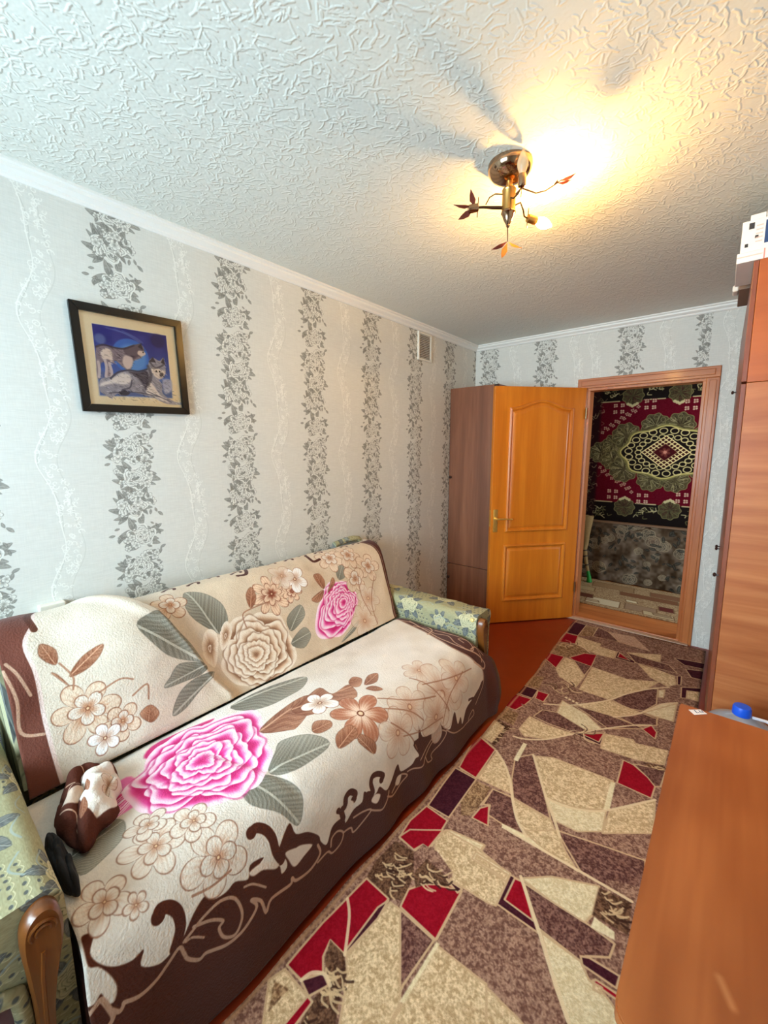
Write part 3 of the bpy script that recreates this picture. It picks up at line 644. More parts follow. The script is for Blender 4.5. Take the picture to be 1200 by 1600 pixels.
    ('B',((1.151,-3.305),(1.166,-3.26),(1.269,-3.258),(1.266,-3.341),(1.231,-3.383))),
    ('T',((1.163,-3.295),(1.211,-3.281),(1.207,-3.344))),
    ('R',((1.264,-3.257),(1.283,-3.257),(1.285,-3.338),(1.26,-3.359))),
]
RST = [
    (.012,((1.298,-1.488),(1.429,-1.398),(1.57,-1.228),(1.657,-1.054),(1.754,-.906),(1.846,-.81))),
    (.012,((1.642,-1.363),(1.723,-1.273),(1.787,-1.153),(1.836,-1.044),(1.904,-.973))),
    (.011,((1.272,-1.874),(1.324,-1.858),(1.413,-1.789),(1.511,-1.658),(1.633,-1.5),(1.748,-1.366),(1.817,-1.309))),
    (.012,((1.249,-2.032),(1.316,-2.087),(1.378,-2.166),(1.43,-2.259),(1.486,-2.346),(1.544,-2.397))),
    (.012,((1.404,-1.944),(1.486,-2.076),(1.54,-2.161),(1.611,-2.263),(1.646,-2.317))),
    (.011,((1.54,-2.161),(1.608,-2.159),(1.698,-2.12),(1.767,-2.057),(1.905,-1.874))),
    (.011,((1.481,-2.416),(1.746,-2.41),(1.905,-2.407))),
    (.012,((1.588,-2.561),(1.653,-2.637),(1.701,-2.693),(1.763,-2.77),(1.833,-2.85))),
    (.01,((1.17,-3.007),(1.213,-3.042),(1.275,-3.124))),
    (.01,((1.222,-3.246),(1.233,-3.215),(1.265,-3.194),(1.295,-3.201))),
    (.01,((1.087,-.661),(1.167,-.654),(1.242,-.562),(1.34,-.639))),
]
SEAT_ART = [
    ('border',((-3.723,.779),(-3.7,.763),(-3.68,.769),(-3.666,.761),(-3.66,.788),(-3.647,.796),(-3.639,.772),(-3.648,.739),(-3.664,.711),(-3.681,.697),(-3.684,.663),(-3.682,.64),(-3.662,.651),(-3.675,.677),(-3.663,.705),(-3.636,.734),(-3.604,.749),(-3.58,.746),(-3.591,.774),(-3.558,.802),(-3.529,.802),(-3.504,.794),(-3.491,.784),(-3.469,.761),(-3.442,.745),(-3.426,.746),(-3.413,.765),(-3.379,.773),(-3.352,.768),(-3.316,.788),(-3.302,.76),(-3.26,.769),(-3.277,.782),(-3.221,.821),(-3.216,.852),(-3.194,.849),(-3.194,.824),(-3.217,.796),(-3.206,.777),(-3.158,.74),(-3.146,.78),(-3.103,.804),(-3.065,.845),(-3.059,.87),(-3.037,.896),(-3.008,.86),(-2.976,.856),(-2.948,.866),(-2.944,.888),(-2.901,.867),(-2.861,.865),(-2.845,.836),(-2.815,.872),(-2.787,.877),(-2.766,.867),(-2.736,.901),(-2.696,.887),(-2.646,.852),(-2.629,.893),(-2.563,.905),(-2.534,.893),(-2.508,.892),(-2.537,.832),(-2.503,.833),(-2.486,.772),(-2.468,.832),(-2.392,.86),(-2.354,.858),(-2.316,.837),(-2.299,.879),(-2.261,.903),(-2.204,.85),(-2.193,.917),(-2.156,.901),(-2.146,.942),(-2.096,.896),(-2.038,.879),(-2.,.87),(-1.939,.851))),
    ('pale',((-3.474,.262),(-3.351,.19),(-3.182,.121),(-2.96,.122),(-2.573,.27),(-1.965,.278),(-1.998,.56),(-2.541,.564),(-2.901,.476),(-3.405,.586))),
    ('leaf',((-3.141,.57),(-3.084,.525),(-3.03,.488),(-2.949,.534),(-2.912,.616),(-3.011,.627),(-3.096,.614))),
    ('leaf',((-3.213,.552),(-3.172,.561),(-3.122,.613),(-3.089,.681),(-3.102,.734),(-3.135,.762),(-3.176,.696),(-3.239,.63),(-3.243,.578))),
    ('leaf',((-3.643,.423),(-3.598,.345),(-3.554,.356),(-3.515,.398),(-3.536,.462),(-3.595,.496),(-3.641,.5))),
    ('leaf',((-3.026,.143),(-2.788,.161),(-2.683,.205),(-2.754,.264),(-2.902,.271),(-2.999,.233))),
    ('fan',((-3.437,.233),(-3.499,.239),(-3.58,.334),(-3.564,.363),(-3.485,.372),(-3.431,.357))),
    ('deep',((-3.378,.18),(-3.308,.138),(-3.117,.171),(-3.218,.196),(-3.317,.223))),
    ('rose',((-3.263,.373),(-3.481,.282),(-3.416,.228),(-3.34,.163),(-3.291,.16),(-3.191,.14),(-3.123,.183),(-3.049,.197),(-2.985,.257),(-3.002,.348),(-3.059,.452),(-3.1,.529),(-3.172,.59),(-3.233,.602),(-3.299,.569),(-3.377,.528),(-3.452,.472),(-3.477,.393)),'pink'),
    ('leafb',((-3.05,.378),(-2.912,.329),(-2.79,.322),(-2.771,.362),(-2.839,.422),(-2.943,.471),(-2.978,.457))),
    ('leafb',((-2.888,.36),(-2.791,.336),(-2.704,.327),(-2.703,.409),(-2.606,.41),(-2.655,.509),(-2.767,.478),(-2.874,.444))),
    ('fl',((-2.785,.419),(-2.729,.476)),5,'white'),
    ('fl',((-2.723,.592),(-2.625,.66)),6,'brown'),
    ('leafb',((-2.896,.648),(-2.87,.606),(-2.801,.604),(-2.791,.644),(-2.837,.657))),
    ('leafb',((-2.763,.743),(-2.809,.674),(-2.786,.655),(-2.751,.693),(-2.739,.724))),
    ('leafb',((-2.925,.535),(-2.882,.499),(-2.841,.538),(-2.858,.567),(-2.911,.562))),
    ('leafb',((-2.59,.395),(-2.542,.376),(-2.53,.419),(-2.583,.456),(-2.608,.433))),
    ('leafb',((-2.561,.467),(-2.49,.423),(-2.449,.447),(-2.508,.491))),
    ('leafb',((-2.584,.496),(-2.547,.501),(-2.536,.552),(-2.576,.538))),
    ('fl',((-2.297,.581),(-2.225,.628)),6,'faint'),
    ('fl',((-2.269,.736),(-2.119,.801)),6,'faint'),
    ('fl',((-2.498,.688),(-2.402,.734)),5,'faint'),
    ('fl',((-2.614,.739),(-2.525,.788)),5,'faint'),
    ('fl',((-2.353,.802),(-2.252,.853)),5,'faint'),
    ('fl',((-2.137,.715),(-2.037,.757)),5,'faint'),
    ('stb',((-2.602,.58),(-2.477,.668),(-2.317,.723)),.006),
    ('stb',((-2.62,.633),(-2.506,.704),(-2.447,.769)),.006),
    ('stb',((-2.38,.585),(-2.305,.704),(-2.246,.824)),.006),
    ('stb',((-2.631,.691),(-2.547,.787),(-2.515,.862)),.006),
    ('stb',((-2.07,.71),(-2.232,.768),(-2.309,.855)),.006),
    ('stb',((-2.586,.767),(-2.457,.807),(-2.303,.827)),.006),
    ('stb',((-2.356,.647),(-2.185,.695),(-1.983,.729)),.006),
    ('fl',((-3.495,.559),(-3.434,.611)),6,'faint2'),
    ('fl',((-3.381,.683),(-3.305,.733)),5,'faint2'),
    ('fl',((-3.628,.605),(-3.578,.642)),5,'faint2'),
    ('fl',((-3.573,.656),(-3.55,.671)),5,'faint2'),
    ('fl',((-3.392,.561),(-3.348,.603)),5,'faint2'),
    ('fl',((-3.479,.475),(-3.441,.517)),5,'faint2'),
    ('stb',((-3.355,.735),(-3.41,.735),(-3.459,.722)),.006),
    ('cur',((-3.539,.707),(-3.532,.697),(-3.513,.705),(-3.5,.725),(-3.497,.748),(-3.501,.77),(-3.518,.798)),.026),
    ('cur',((-3.274,.69),(-3.256,.688),(-3.233,.71),(-3.221,.741),(-3.22,.78),(-3.208,.816)),.026),
    ('cur',((-2.896,.832),(-2.887,.818),(-2.908,.798),(-2.93,.803),(-2.938,.829),(-2.956,.835),(-2.953,.866)),.022),
    ('cur',((-2.752,.849),(-2.74,.839),(-2.767,.817),(-2.795,.811),(-2.808,.83),(-2.805,.866),(-2.831,.855)),.02),
    ('cur',((-2.971,.825),(-2.954,.846)),.016),
    ('cur',((-2.524,.828),(-2.48,.83)),.014),
    ('cur',((-2.04,.942),(-2.016,.973),(-2.046,.986),(-2.085,.938),(-2.081,.912)),.012),
    ('cur',((-2.053,.863),(-2.01,.874),(-1.988,.903),(-2.01,.92)),.012),
    ('crm',((-3.633,.815),(-3.604,.831),(-3.567,.832),(-3.536,.819),(-3.509,.806),(-3.501,.828),(-3.494,.85),(-3.47,.875),(-3.453,.873),(-3.431,.883),(-3.397,.897),(-3.352,.896),(-3.308,.872),(-3.319,.843),(-3.293,.867),(-3.284,.907),(-3.261,.887),(-3.194,.903),(-3.184,.891),(-3.17,.909),(-3.113,.921),(-3.069,.904),(-3.073,.871)),.009),
    ('crm',((-3.497,.801),(-3.475,.793),(-3.446,.783),(-3.399,.781),(-3.361,.805),(-3.35,.857),(-3.374,.889),(-3.404,.873),(-3.413,.841),(-3.401,.831),(-3.431,.804),(-3.471,.786)),.008),
    ('crm',((-3.493,.805),(-3.477,.808),(-3.452,.831)),.006),
    ('crm',((-3.331,.798),(-3.306,.809),(-3.272,.845)),.006),
    ('crm',((-3.698,.783),(-3.677,.774),(-3.667,.773),(-3.658,.802),(-3.655,.826),(-3.669,.836)),.01),
    ('crm',((-3.658,.802),(-3.643,.825),(-3.633,.817)),.009),
    ('crm',((-3.082,.923),(-3.037,.923),(-3.017,.943),(-2.976,.94),(-2.96,.913),(-2.985,.889),(-3.013,.893),(-3.021,.917)),.007),
    ('crm',((-2.96,.913),(-2.923,.922),(-2.913,.946),(-2.872,.94),(-2.823,.921),(-2.858,.903),(-2.906,.895)),.007),
    ('crm',((-2.823,.921),(-2.797,.939),(-2.768,.952),(-2.735,.933),(-2.722,.913)),.007),
    ('crm',((-2.734,.926),(-2.695,.949),(-2.627,.939),(-2.591,.932),(-2.633,.905),(-2.67,.922),(-2.703,.933)),.007),
    ('crm',((-2.589,.918),(-2.554,.925),(-2.494,.95),(-2.465,.924),(-2.407,.901),(-2.333,.885),(-2.375,.879),(-2.447,.895),(-2.503,.917)),.006),
    ('crm',((-2.465,.928),(-2.449,.961),(-2.41,.973),(-2.413,.946),(-2.342,.938),(-2.293,.907),(-2.318,.881)),.006),
    ('crm',((-2.29,.896),(-2.235,.938),(-2.148,.963),(-2.105,.964),(-2.015,.964),(-2.021,.933),(-2.068,.947),(-2.079,.968)),.006),
    ('crmf',((-3.191,.806),(-3.149,.821),(-3.093,.853),(-3.13,.864),(-3.168,.869),(-3.184,.836))),
    ('crmf',((-3.308,.775),(-3.263,.78),(-3.22,.817),(-3.232,.824),(-3.269,.798),(-3.3,.792))),
    ('crmf',((-3.157,.824),(-3.137,.823),(-3.1,.848),(-3.115,.857),(-3.15,.861),(-3.162,.854))),
    ('crmf',((-2.936,.843),(-2.916,.825),(-2.898,.843),(-2.914,.864),(-2.936,.868))),
    ('crmf',((-2.818,.89),(-2.797,.878),(-2.77,.895),(-2.793,.914))),
    ('crmf',((-2.675,.919),(-2.655,.899),(-2.628,.908),(-2.649,.936))),
    ('band',((-1.808,.163),(-1.806,.284),(-1.828,.456),(-1.836,.608),(-1.788,.717),(-1.751,.843),(-1.609,.903),(-1.047,.467))),
    ('crm',((-1.866,.205),(-1.897,.322),(-1.959,.495),(-1.95,.612),(-1.882,.689),(-1.838,.752),(-1.871,.775),(-1.936,.713)),.009),
    ('crm',((-1.842,.285),(-1.885,.382),(-1.952,.396)),.008),
    ('crm',((-1.902,.651),(-1.838,.658),(-1.807,.71)),.008),
]
BACK_ART = [
    ('rose',((-2.802,.124),(-2.98,.199),(-2.944,.28),(-2.865,.327),(-2.755,.327),(-2.644,.276),(-2.605,.178),(-2.614,.081),(-2.672,.011),(-2.774,-.018),(-2.893,-.001),(-2.971,.073),(-2.997,.139)),'beige'),
    ('rose',((-2.215,.21),(-2.451,.161),(-2.368,.282),(-2.276,.345),(-2.185,.345),(-2.11,.301),(-2.084,.212),(-2.145,.15),(-2.223,.084),(-2.309,.046),(-2.416,.052),(-2.46,.093)),'pink'),
    ('leaf',((-2.966,.288),(-3.054,.407),(-3.038,.524),(-2.978,.508),(-2.905,.422),(-2.899,.341),(-2.934,.292))),
    ('leaf',((-3.282,.412),(-3.225,.439),(-3.173,.431),(-3.103,.308),(-3.068,.196),(-3.11,.21),(-3.195,.26),(-3.239,.317))),
    ('leaf',((-3.064,.181),(-3.167,.222),(-3.22,.186),(-3.247,.157),(-3.175,.151),(-3.095,.152))),
    ('leaf',((-3.029,.138),(-3.124,.145),(-3.197,.117),(-3.243,.05),(-3.19,.054),(-3.118,.094))),
    ('leaf',((-2.605,.178),(-2.598,.244),(-2.506,.286),(-2.492,.228),(-2.557,.186))),
    ('leaf',((-2.626,.118),(-2.526,.168),(-2.498,.117),(-2.569,.073))),
    ('leaf',((-2.183,.349),(-2.172,.408),(-2.113,.428),(-2.126,.355))),
    ('leaf',((-2.325,.015),(-2.159,.083),(-2.209,.041))),
    ('leafb',((-2.32,.325),(-2.35,.411),(-2.3,.415),(-2.287,.364))),
    ('leafb',((-2.298,.3),(-2.223,.371),(-2.219,.338),(-2.275,.306))),
    ('leafb',((-2.323,.319),(-2.419,.293),(-2.395,.264),(-2.352,.277))),
    ('petal',((-3.052,.204),(-3.045,.272),(-3.01,.318),(-2.97,.295),(-2.992,.209),(-3.025,.151)),'beige'),
    ('petal',((-2.974,.217),(-2.951,.297),(-2.906,.328),(-2.9,.28),(-2.943,.22)),'beige'),
    ('fl',((-2.649,.381),(-2.546,.351)),8,'dark'),
    ('fl',((-2.527,.364),(-2.47,.348)),7,'dark'),
    ('fl',((-3.118,.475),(-3.043,.456)),5,'line'),
    ('fl',((-2.177,.492),(-2.086,.469)),6,'line'),
    ('fl',((-2.035,.477),(-1.942,.454)),6,'line'),
    ('fl',((-2.478,.425),(-2.399,.405)),5,'white'),
    ('fl',((-1.916,.369),(-1.822,.347)),5,'line'),
    ('fl',((-3.493,.19),(-3.403,.151)),6,'line'),
    ('fl',((-3.404,.105),(-3.348,.077)),5,'line'),
    ('fl',((-3.46,.078),(-3.415,.056)),5,'white'),
    ('fl',((-2.062,.318),(-1.975,.296)),4,'line'),
    ('fl',((-2.02,.182),(-1.932,.156)),6,'faint'),
    ('fl',((-2.113,.067),(-2.015,.035)),6,'faint'),
    ('fl',((-2.543,.463),(-2.47,.442)),5,'faint'),
    ('leafb',((-3.54,.369),(-3.576,.411),(-3.565,.449),(-3.53,.416))),
    ('leafb',((-3.514,.317),(-3.466,.367),(-3.402,.386),(-3.42,.349),(-3.466,.32))),
    ('leafb',((-3.52,.285),(-3.556,.346),(-3.541,.333))),
    ('leafb',((-3.328,.067),(-3.347,.105),(-3.308,.12),(-3.286,.083),(-3.307,.062))),
    ('leafb',((-2.775,.35),(-2.777,.417),(-2.736,.448),(-2.732,.387))),
    ('stb',((-3.53,.37),(-3.505,.313),(-3.513,.271)),.006),
    ('stb',((-3.446,.23),(-3.381,.248),(-3.342,.231)),.006),
    ('stb',((-3.355,.176),(-3.302,.196),(-3.309,.143)),.006),
    ('stb',((-2.828,.271),(-2.823,.333),(-2.766,.347),(-2.672,.352)),.006),
    ('stb',((-2.027,.33),(-2.06,.214),(-2.045,.086)),.006),
    ('stb',((-1.895,.298),(-2.004,.156),(-2.025,.018)),.006),
    ('cur',((-2.758,.541),(-2.712,.539),(-2.669,.642)),.018),
    ('cur',((-2.295,.575),(-2.292,.507),(-2.242,.508)),.018),
]
WOLF = {
'wolf1' : [(-3.233,1.913),(-3.207,1.927),(-3.165,1.925),(-3.131,1.926),(-3.09,1.946),(-3.064,1.959),(-3.05,1.934),(-3.063,1.903),(-3.096,1.882),(-3.114,1.842),(-3.138,1.849),(-3.165,1.874),(-3.175,1.862),(-3.185,1.861),(-3.189,1.809),(-3.206,1.807),(-3.204,1.853),(-3.22,1.855),(-3.229,1.799),(-3.238,1.803)] ,
'wolf2' : [(-3.23,1.788),(-3.194,1.808),(-3.159,1.828),(-3.119,1.839),(-3.079,1.839),(-3.046,1.854),(-3.033,1.894),(-3.015,1.909),(-2.989,1.9),(-2.971,1.917),(-2.967,1.887),(-2.965,1.854),(-2.978,1.827),(-2.996,1.816),(-2.986,1.795),(-2.984,1.756),(-2.935,1.726),(-2.902,1.724),(-2.906,1.715),(-2.97,1.713),(-3.024,1.734),(-3.045,1.739),(-3.107,1.752),(-3.146,1.756),(-3.187,1.726),(-3.193,1.717),(-3.224,1.735),(-3.234,1.747)] ,
'w2light' : [(-3.23,1.763),(-3.182,1.781),(-3.144,1.778),(-3.113,1.797),(-3.116,1.818),(-3.14,1.828),(-3.17,1.811),(-3.195,1.792),(-3.224,1.779)] ,
'w2dark' : [(-3.119,1.836),(-3.079,1.839),(-3.047,1.849),(-3.039,1.811),(-3.054,1.766),(-3.072,1.796),(-3.096,1.821)] ,
'w2chest' : [(-3.04,1.8),(-3.02,1.786),(-3.001,1.754),(-2.969,1.729),(-2.981,1.722),(-3.024,1.741),(-3.055,1.755)] ,
'w2face' : [(-3.028,1.857),(-3.013,1.87),(-2.987,1.862),(-2.968,1.857),(-2.978,1.833),(-2.995,1.821),(-3.016,1.831)] ,
'w2nose' : [(-2.99,1.848),(-2.977,1.848),(-2.98,1.835),(-2.992,1.834)] ,
'w1light' : [(-3.218,1.901),(-3.193,1.92),(-3.176,1.903),(-3.18,1.867),(-3.193,1.875),(-3.212,1.872)] ,
'w1mane' : [(-3.131,1.926),(-3.09,1.946),(-3.064,1.956),(-3.061,1.927),(-3.095,1.89),(-3.114,1.897)] ,
'snow' : [(-2.979,1.819),(-2.945,1.82),(-2.945,1.777),(-2.972,1.757),(-2.982,1.779)] ,
'tail' : [(-3.166,1.746),(-3.146,1.756),(-3.122,1.751),(-3.133,1.736),(-3.163,1.734)] ,
}

# ================================================================== floor runner
def paint_rug():
    cv = Canvas(1.06, -4.3, 2.02, 0.0, 620, C(140, 100, 82)); h, w = cv.h, cv.w
    n = 0.55 * vnoise(h, w, 2.6, 1) + 0.45 * vnoise(h, w, 6, 2); n = np.clip((n - 0.5) * 2.4 + 0.5, 0, 1)[..., None]
    fine = (vnoise(h, w, 1.6, 4) - 0.5)[..., None]
    def mot(a, b, k=1.0): return C(*a) * (1 - n) + C(*b) * n + fine * 0.10 * k
    TEX = {'T': mot((112, 80, 56), (186, 150, 112)), 'M': mot((112, 76, 64), (178, 140, 118)), 'D': mot((84, 50, 46), (146, 106, 92)),
           'B': mot((190, 158, 118), (236, 212, 172)), 'C': mot((214, 192, 150), (236, 220, 184)), 'R': mot((142, 8, 28), (158, 16, 36), 0.3),
           'P': mot((58, 20, 32), (76, 32, 42), 0.3), 'N': mot((186, 146, 122), (212, 178, 150)), 'X': mot((224, 206, 164), (240, 226, 190), 0.4), 'L': mot((74, 48, 36), (128, 92, 68))}
    cv.a[:] = TEX['M']
    rng = random.Random(3)
    # the pattern goes on towards the window in the same angular style
    for i in range(26):
        x, y = rng.uniform(1.08, 2.0), rng.uniform(-4.3, -3.35); k = rng.choice('BDMTCRP'); s = rng.uniform(0.1, 0.28); a = rng.random() * 1.5
        cv.poly([(x + s * math.cos(a + j * 1.57 + rng.uniform(-.4, .4)), y + s * math.sin(a + j * 1.57)) for j in range(4)], None, tex=TEX[k], outline=C(206, 172, 132), ow=0.004)
    edge = C(205, 172, 134)
    for k, pts in RUG_ART:
        r = cv.poly(pts, None, tex=TEX[k], outline=edge if k in 'BCNRDP' else None, ow=0.005, soft=1.2)
        if k == 'L' and r:
            P = np.array(pts); c = P.mean(0); x0, y0 = P.min(0); x1, y1 = P.max(0)
            for j in range(int(40 * (x1 - x0) * (y1 - y0) / 0.04) + 5):
                p = c + (P[rng.randrange(len(P))] - c) * rng.uniform(0.05, 0.8); a = rng.uniform(-0.9, 0.6); L = rng.uniform(0.02, 0.05)
                cv.stroke([p, p + np.array([math.cos(a), math.sin(a)]) * L * .5 + rng.uniform(-.006, .006), p + np.array([math.cos(a + .4), math.sin(a + .4)]) * L], 0.006, C(214, 184, 142) if j % 3 else C(60, 36, 28), 0.85)
    for wd, pts in RST: cv.stroke(pts, wd, C(232, 208, 168), 0.9)
    for (x, y) in ((1.19, -0.60), (1.36, -1.22), (1.30, -1.30), (1.55, -1.62)):   # small darker twigs of the woven motif
        for j in range(9):
            a = rng.random() * 6.28; cv.stroke([(x, y), (x + .05 * math.cos(a), y + .05 * math.sin(a)), (x + .08 * math.cos(a + .5), y + .08 * math.sin(a + .5))], 0.006, C(96, 66, 50) if j % 2 else C(220, 192, 150), 0.8)
    for i in range(6):
        cv.poly([(1.375 + i * .022, -1.33 - i * .006), (1.388 + i * .022, -1.334 - i * .006), (1.386 + i * .022, -1.352 - i * .006), (1.372 + i * .022, -1.348 - i * .006)], C(236, 214, 172))
    # bound long edge
    xs = lambda y: 1.084 + 0.055 * sm(0, 1.6, -y) + -0.006 * sm(1.6, 3.6, -y)
    U = (np.arange(w) + .5) / cv.ppm + cv.u0; V = (np.arange(h) + .5) / cv.ppm + cv.v0
    e = U[None, :] - xs(V)[:, None]
    m = np.clip(1 - np.abs(e - 0.010) / 0.010, 0, 1) * 0.9
    cv.a = cv.a * (1 - m[..., None]) + C(196, 150, 112) * m[..., None]
    m = (np.abs(V + 0.012) < 0.012)[:, None, None] * 0.8
    cv.a = cv.a * (1 - m) + C(205, 175, 150) * m
    return cv, xs
RUGCV, RUG_EDGE = paint_rug()
M_RUG = painted('runner_pile', RUGCV, 0.95, 0.0012, fine=0.0015, fine_scale=420, spec=0.1)
nu, nv = 40, 160
yy = np.linspace(-4.25, -0.056, nv)[None, :].repeat(nu, 0); tt = np.linspace(0, 1, nu)[:, None]
xl = RUG_EDGE(yy) + 0.004 * np.sin(yy * 9) * sm(0.6, 1.4, -yy); xx = xl + (2.0 - xl) * tt
zz = 0.008 + 0.004 * np.exp(-tt * 30) * (1 + np.sin(yy * 23)) + 0.0015 * np.sin(xx * 8 + yy * 3)
P = np.stack([xx, yy, zz], -1)
rug = thicken(surface('runner_rug', P, M_RUG, None, RUGCV.uv(xx, yy)), 0.006)
tag(rug, 'long patterned floor runner in beige, brown and red shapes from table to doorway', 'rug')

# ================================================================== sofa
def paint_upholstery():
    T = 0.5; cv = Canvas(0, 0, T, T, 900, C(164, 159, 124)); rng = random.Random(9); h, w = cv.h, cv.w
    cv.a += (vnoise(h, w, (2, 8), 5)[..., None] - 0.5) * 0.08
    off = [(a, b) for a in (-T, 0, T) for b in (-T, 0, T)]
    cream, grey, dk = C(208, 200, 162), C(110, 110, 104), C(76, 80, 84)
    for i in range(17):            # net of small dark eyes in part of the cloth
        for j in range(17):
            x, y = (i + 0.5 * (j % 2)) * T / 17, j * T / 17
            if math.sin(x * 12.57) + math.cos(y * 12.57 + 0.5) > -0.25: 
                cv.dot((x, y), 0.006, dk, 0.8, ry=0.0045); cv.stroke([(x - .012, y - .008), (x, y - .011), (x + .012, y - .004)], 0.0028, cream, 0.8)
    for i, (x, y, r) in enumerate(((0.13, 0.14, 0.075), (0.36, 0.36, 0.085), (0.40, 0.08, 0.05), (0.10, 0.40, 0.055))):
        for k in range(7):
            a = k * 0.9 + i; d = np.array([math.cos(a), math.sin(a)]); n = np.array([-d[1], d[0]]); c = np.array([x, y])
            for o in off: cv.leaf([tuple(c + np.array(o) + d * r * .5), tuple(c + np.array(o) + d * r * 1.1 + n * r * .3), tuple(c + np.array(o) + d * r * 1.7), tuple(c + np.array(o) + d * r * 1.1 - n * r * .3)], dk, C(154, 156, 150), 3, 3, alpha=0.9)
        for o in off:
            q = [(x + o[0] + r * (1 + .12 * math.sin(5 * t)) * math.cos(t), y + o[1] + r * .85 * (1 + .12 * math.sin(5 * t)) * math.sin(t)) for t in np.linspace(0, 6.28, 13)[:-1]]
            if -0.2 < x + o[0] < T + 0.2 and -0.2 < y + o[1] < T + 0.2: cv.rose((x + o[0], y + o[1]), q, C(110, 110, 88), C(182, 178, 142), cream, i, 5)
    for i in range(8):
        x, y = rng.random() * T, rng.random() * T
        for o in off: cv.stroke([(x + o[0], y + o[1]), (x + .05 + o[0], y + .03 + o[1]), (x + .1 + o[0], y + .01 + o[1])], 0.006, C(160, 172, 166), 0.8)
    return cv
M_UPH = painted('green_floral_upholstery', paint_upholstery(), 0.85, 0.0016, spec=0.15)
M_MAUVE = plain('mauve_sofa_cloth', (112, 84, 88), 0.9, noise=0.12, scale=60, bump=0.001)
M_CARVED = wood('carved_sofa_wood', (92, 48, 14), (136, 76, 26), 'z', 1.0, 0.35, 0.3)
SEAT_P = [(.405,.372),(.50,.447),(.92,.455),(1.0,.44),(1.05,.40),(1.086,.32),(1.106,.18),(1.122,.015)]
BACK_P = [(.47, .44), (.40, .56), (.30, .74), (.25, .82), (.20, .868), (.13, .885), (.06, .868), (.03, .78)]
def profile(Pp, s, soft=0.03):
    Pp = np.array(Pp); L = np.concatenate([[0], np.cumsum(np.hypot(*np.diff(Pp, axis=0).T))])
    acc = 0
    for d in np.linspace(-soft, soft, 7):
        q = s + d
        X = np.interp(q, L, Pp[:, 0]); Z = np.interp(q, L, Pp[:, 1])
        X = np.where(q < 0, Pp[0, 0] + (Pp[1, 0] - Pp[0, 0]) / L[1] * q, X); Z = np.where(q < 0, Pp[0, 1] + (Pp[1, 1] - Pp[0, 1]) / L[1] * q, Z)
        e = (Pp[-1] - Pp[-2]) / (L[-1] - L[-2]); X = np.where(q > L[-1], Pp[-1, 0] + e[0] * (q - L[-1]), X); Z = np.where(q > L[-1], Pp[-1, 1] + e[1] * (q - L[-1]), Z)
        acc = acc + np.stack([X, Z], -1) / 7
    return acc
def profile_normal(Pp, s):
    a, b = profile(Pp, s - 0.01), profile(Pp, s + 0.01); t = b - a; t /= np.linalg.norm(t, axis=-1, keepdims=True) + 1e-9
    return np.stack([t[..., 1], -t[..., 0]], -1)
sofa = tag(empty('sofa', (0.5, -2.77, 0)), 'long floral upholstered sofa with low armrests against the papered wall', 'sofa')
def at_sofa(o):
    o.parent = sofa; o.matrix_parent_inverse = Matrix.Translation((-0.5, 2.77, 0)); return o
at_sofa(box('base', 0.06, 1.0, -3.685, -1.835, 0.05, 0.30, M_MAUVE, None, 0.01))
at_sofa(box('seat_cushion', 0.48, 1.012, -3.68, -1.89, 0.302, 0.418, M_UPH, None, 0.035, 4, True))
uv_planar(sofa.children[-1], lambda c, n: (c.y / 0.5, c.x / 0.5))
ss = np.linspace(0.03, 0.70, 30); q = profile(BACK_P, ss); nn = profile_normal(BACK_P, ss)
sgn = -1 if (nn[10] @ np.array([1, 0.3])) > 0 else 1
q = q + nn * sgn * 0.042
bm = bmesh.new(); ol = [(a, b) for a, b in q] + [(0.03, 0.74), (0.03, 0.10), (0.28, 0.10), (0.30, 0.42)]
yend = lambda b: -1.872 + 0.10 * min(max((b - 0.44) / 0.36, 0), 1)
rings = [[bm.verts.new((a, -3.675, b)) for a, b in ol], [bm.verts.new((a, yend(b), b)) for a, b in ol]]
for k in range(len(ol)): bm.faces.new((rings[0][k], rings[0][(k + 1) % len(ol)], rings[1][(k + 1) % len(ol)], rings[1][k]))
bm.faces.new(rings[0]); bm.faces.new(rings[1][::-1])
o = at_sofa(finish('backrest', bm, M_UPH, None, True, 0.5)); uv_planar(o, lambda c, n: (c.y / 0.5, (c.z + c.x) / 0.5))
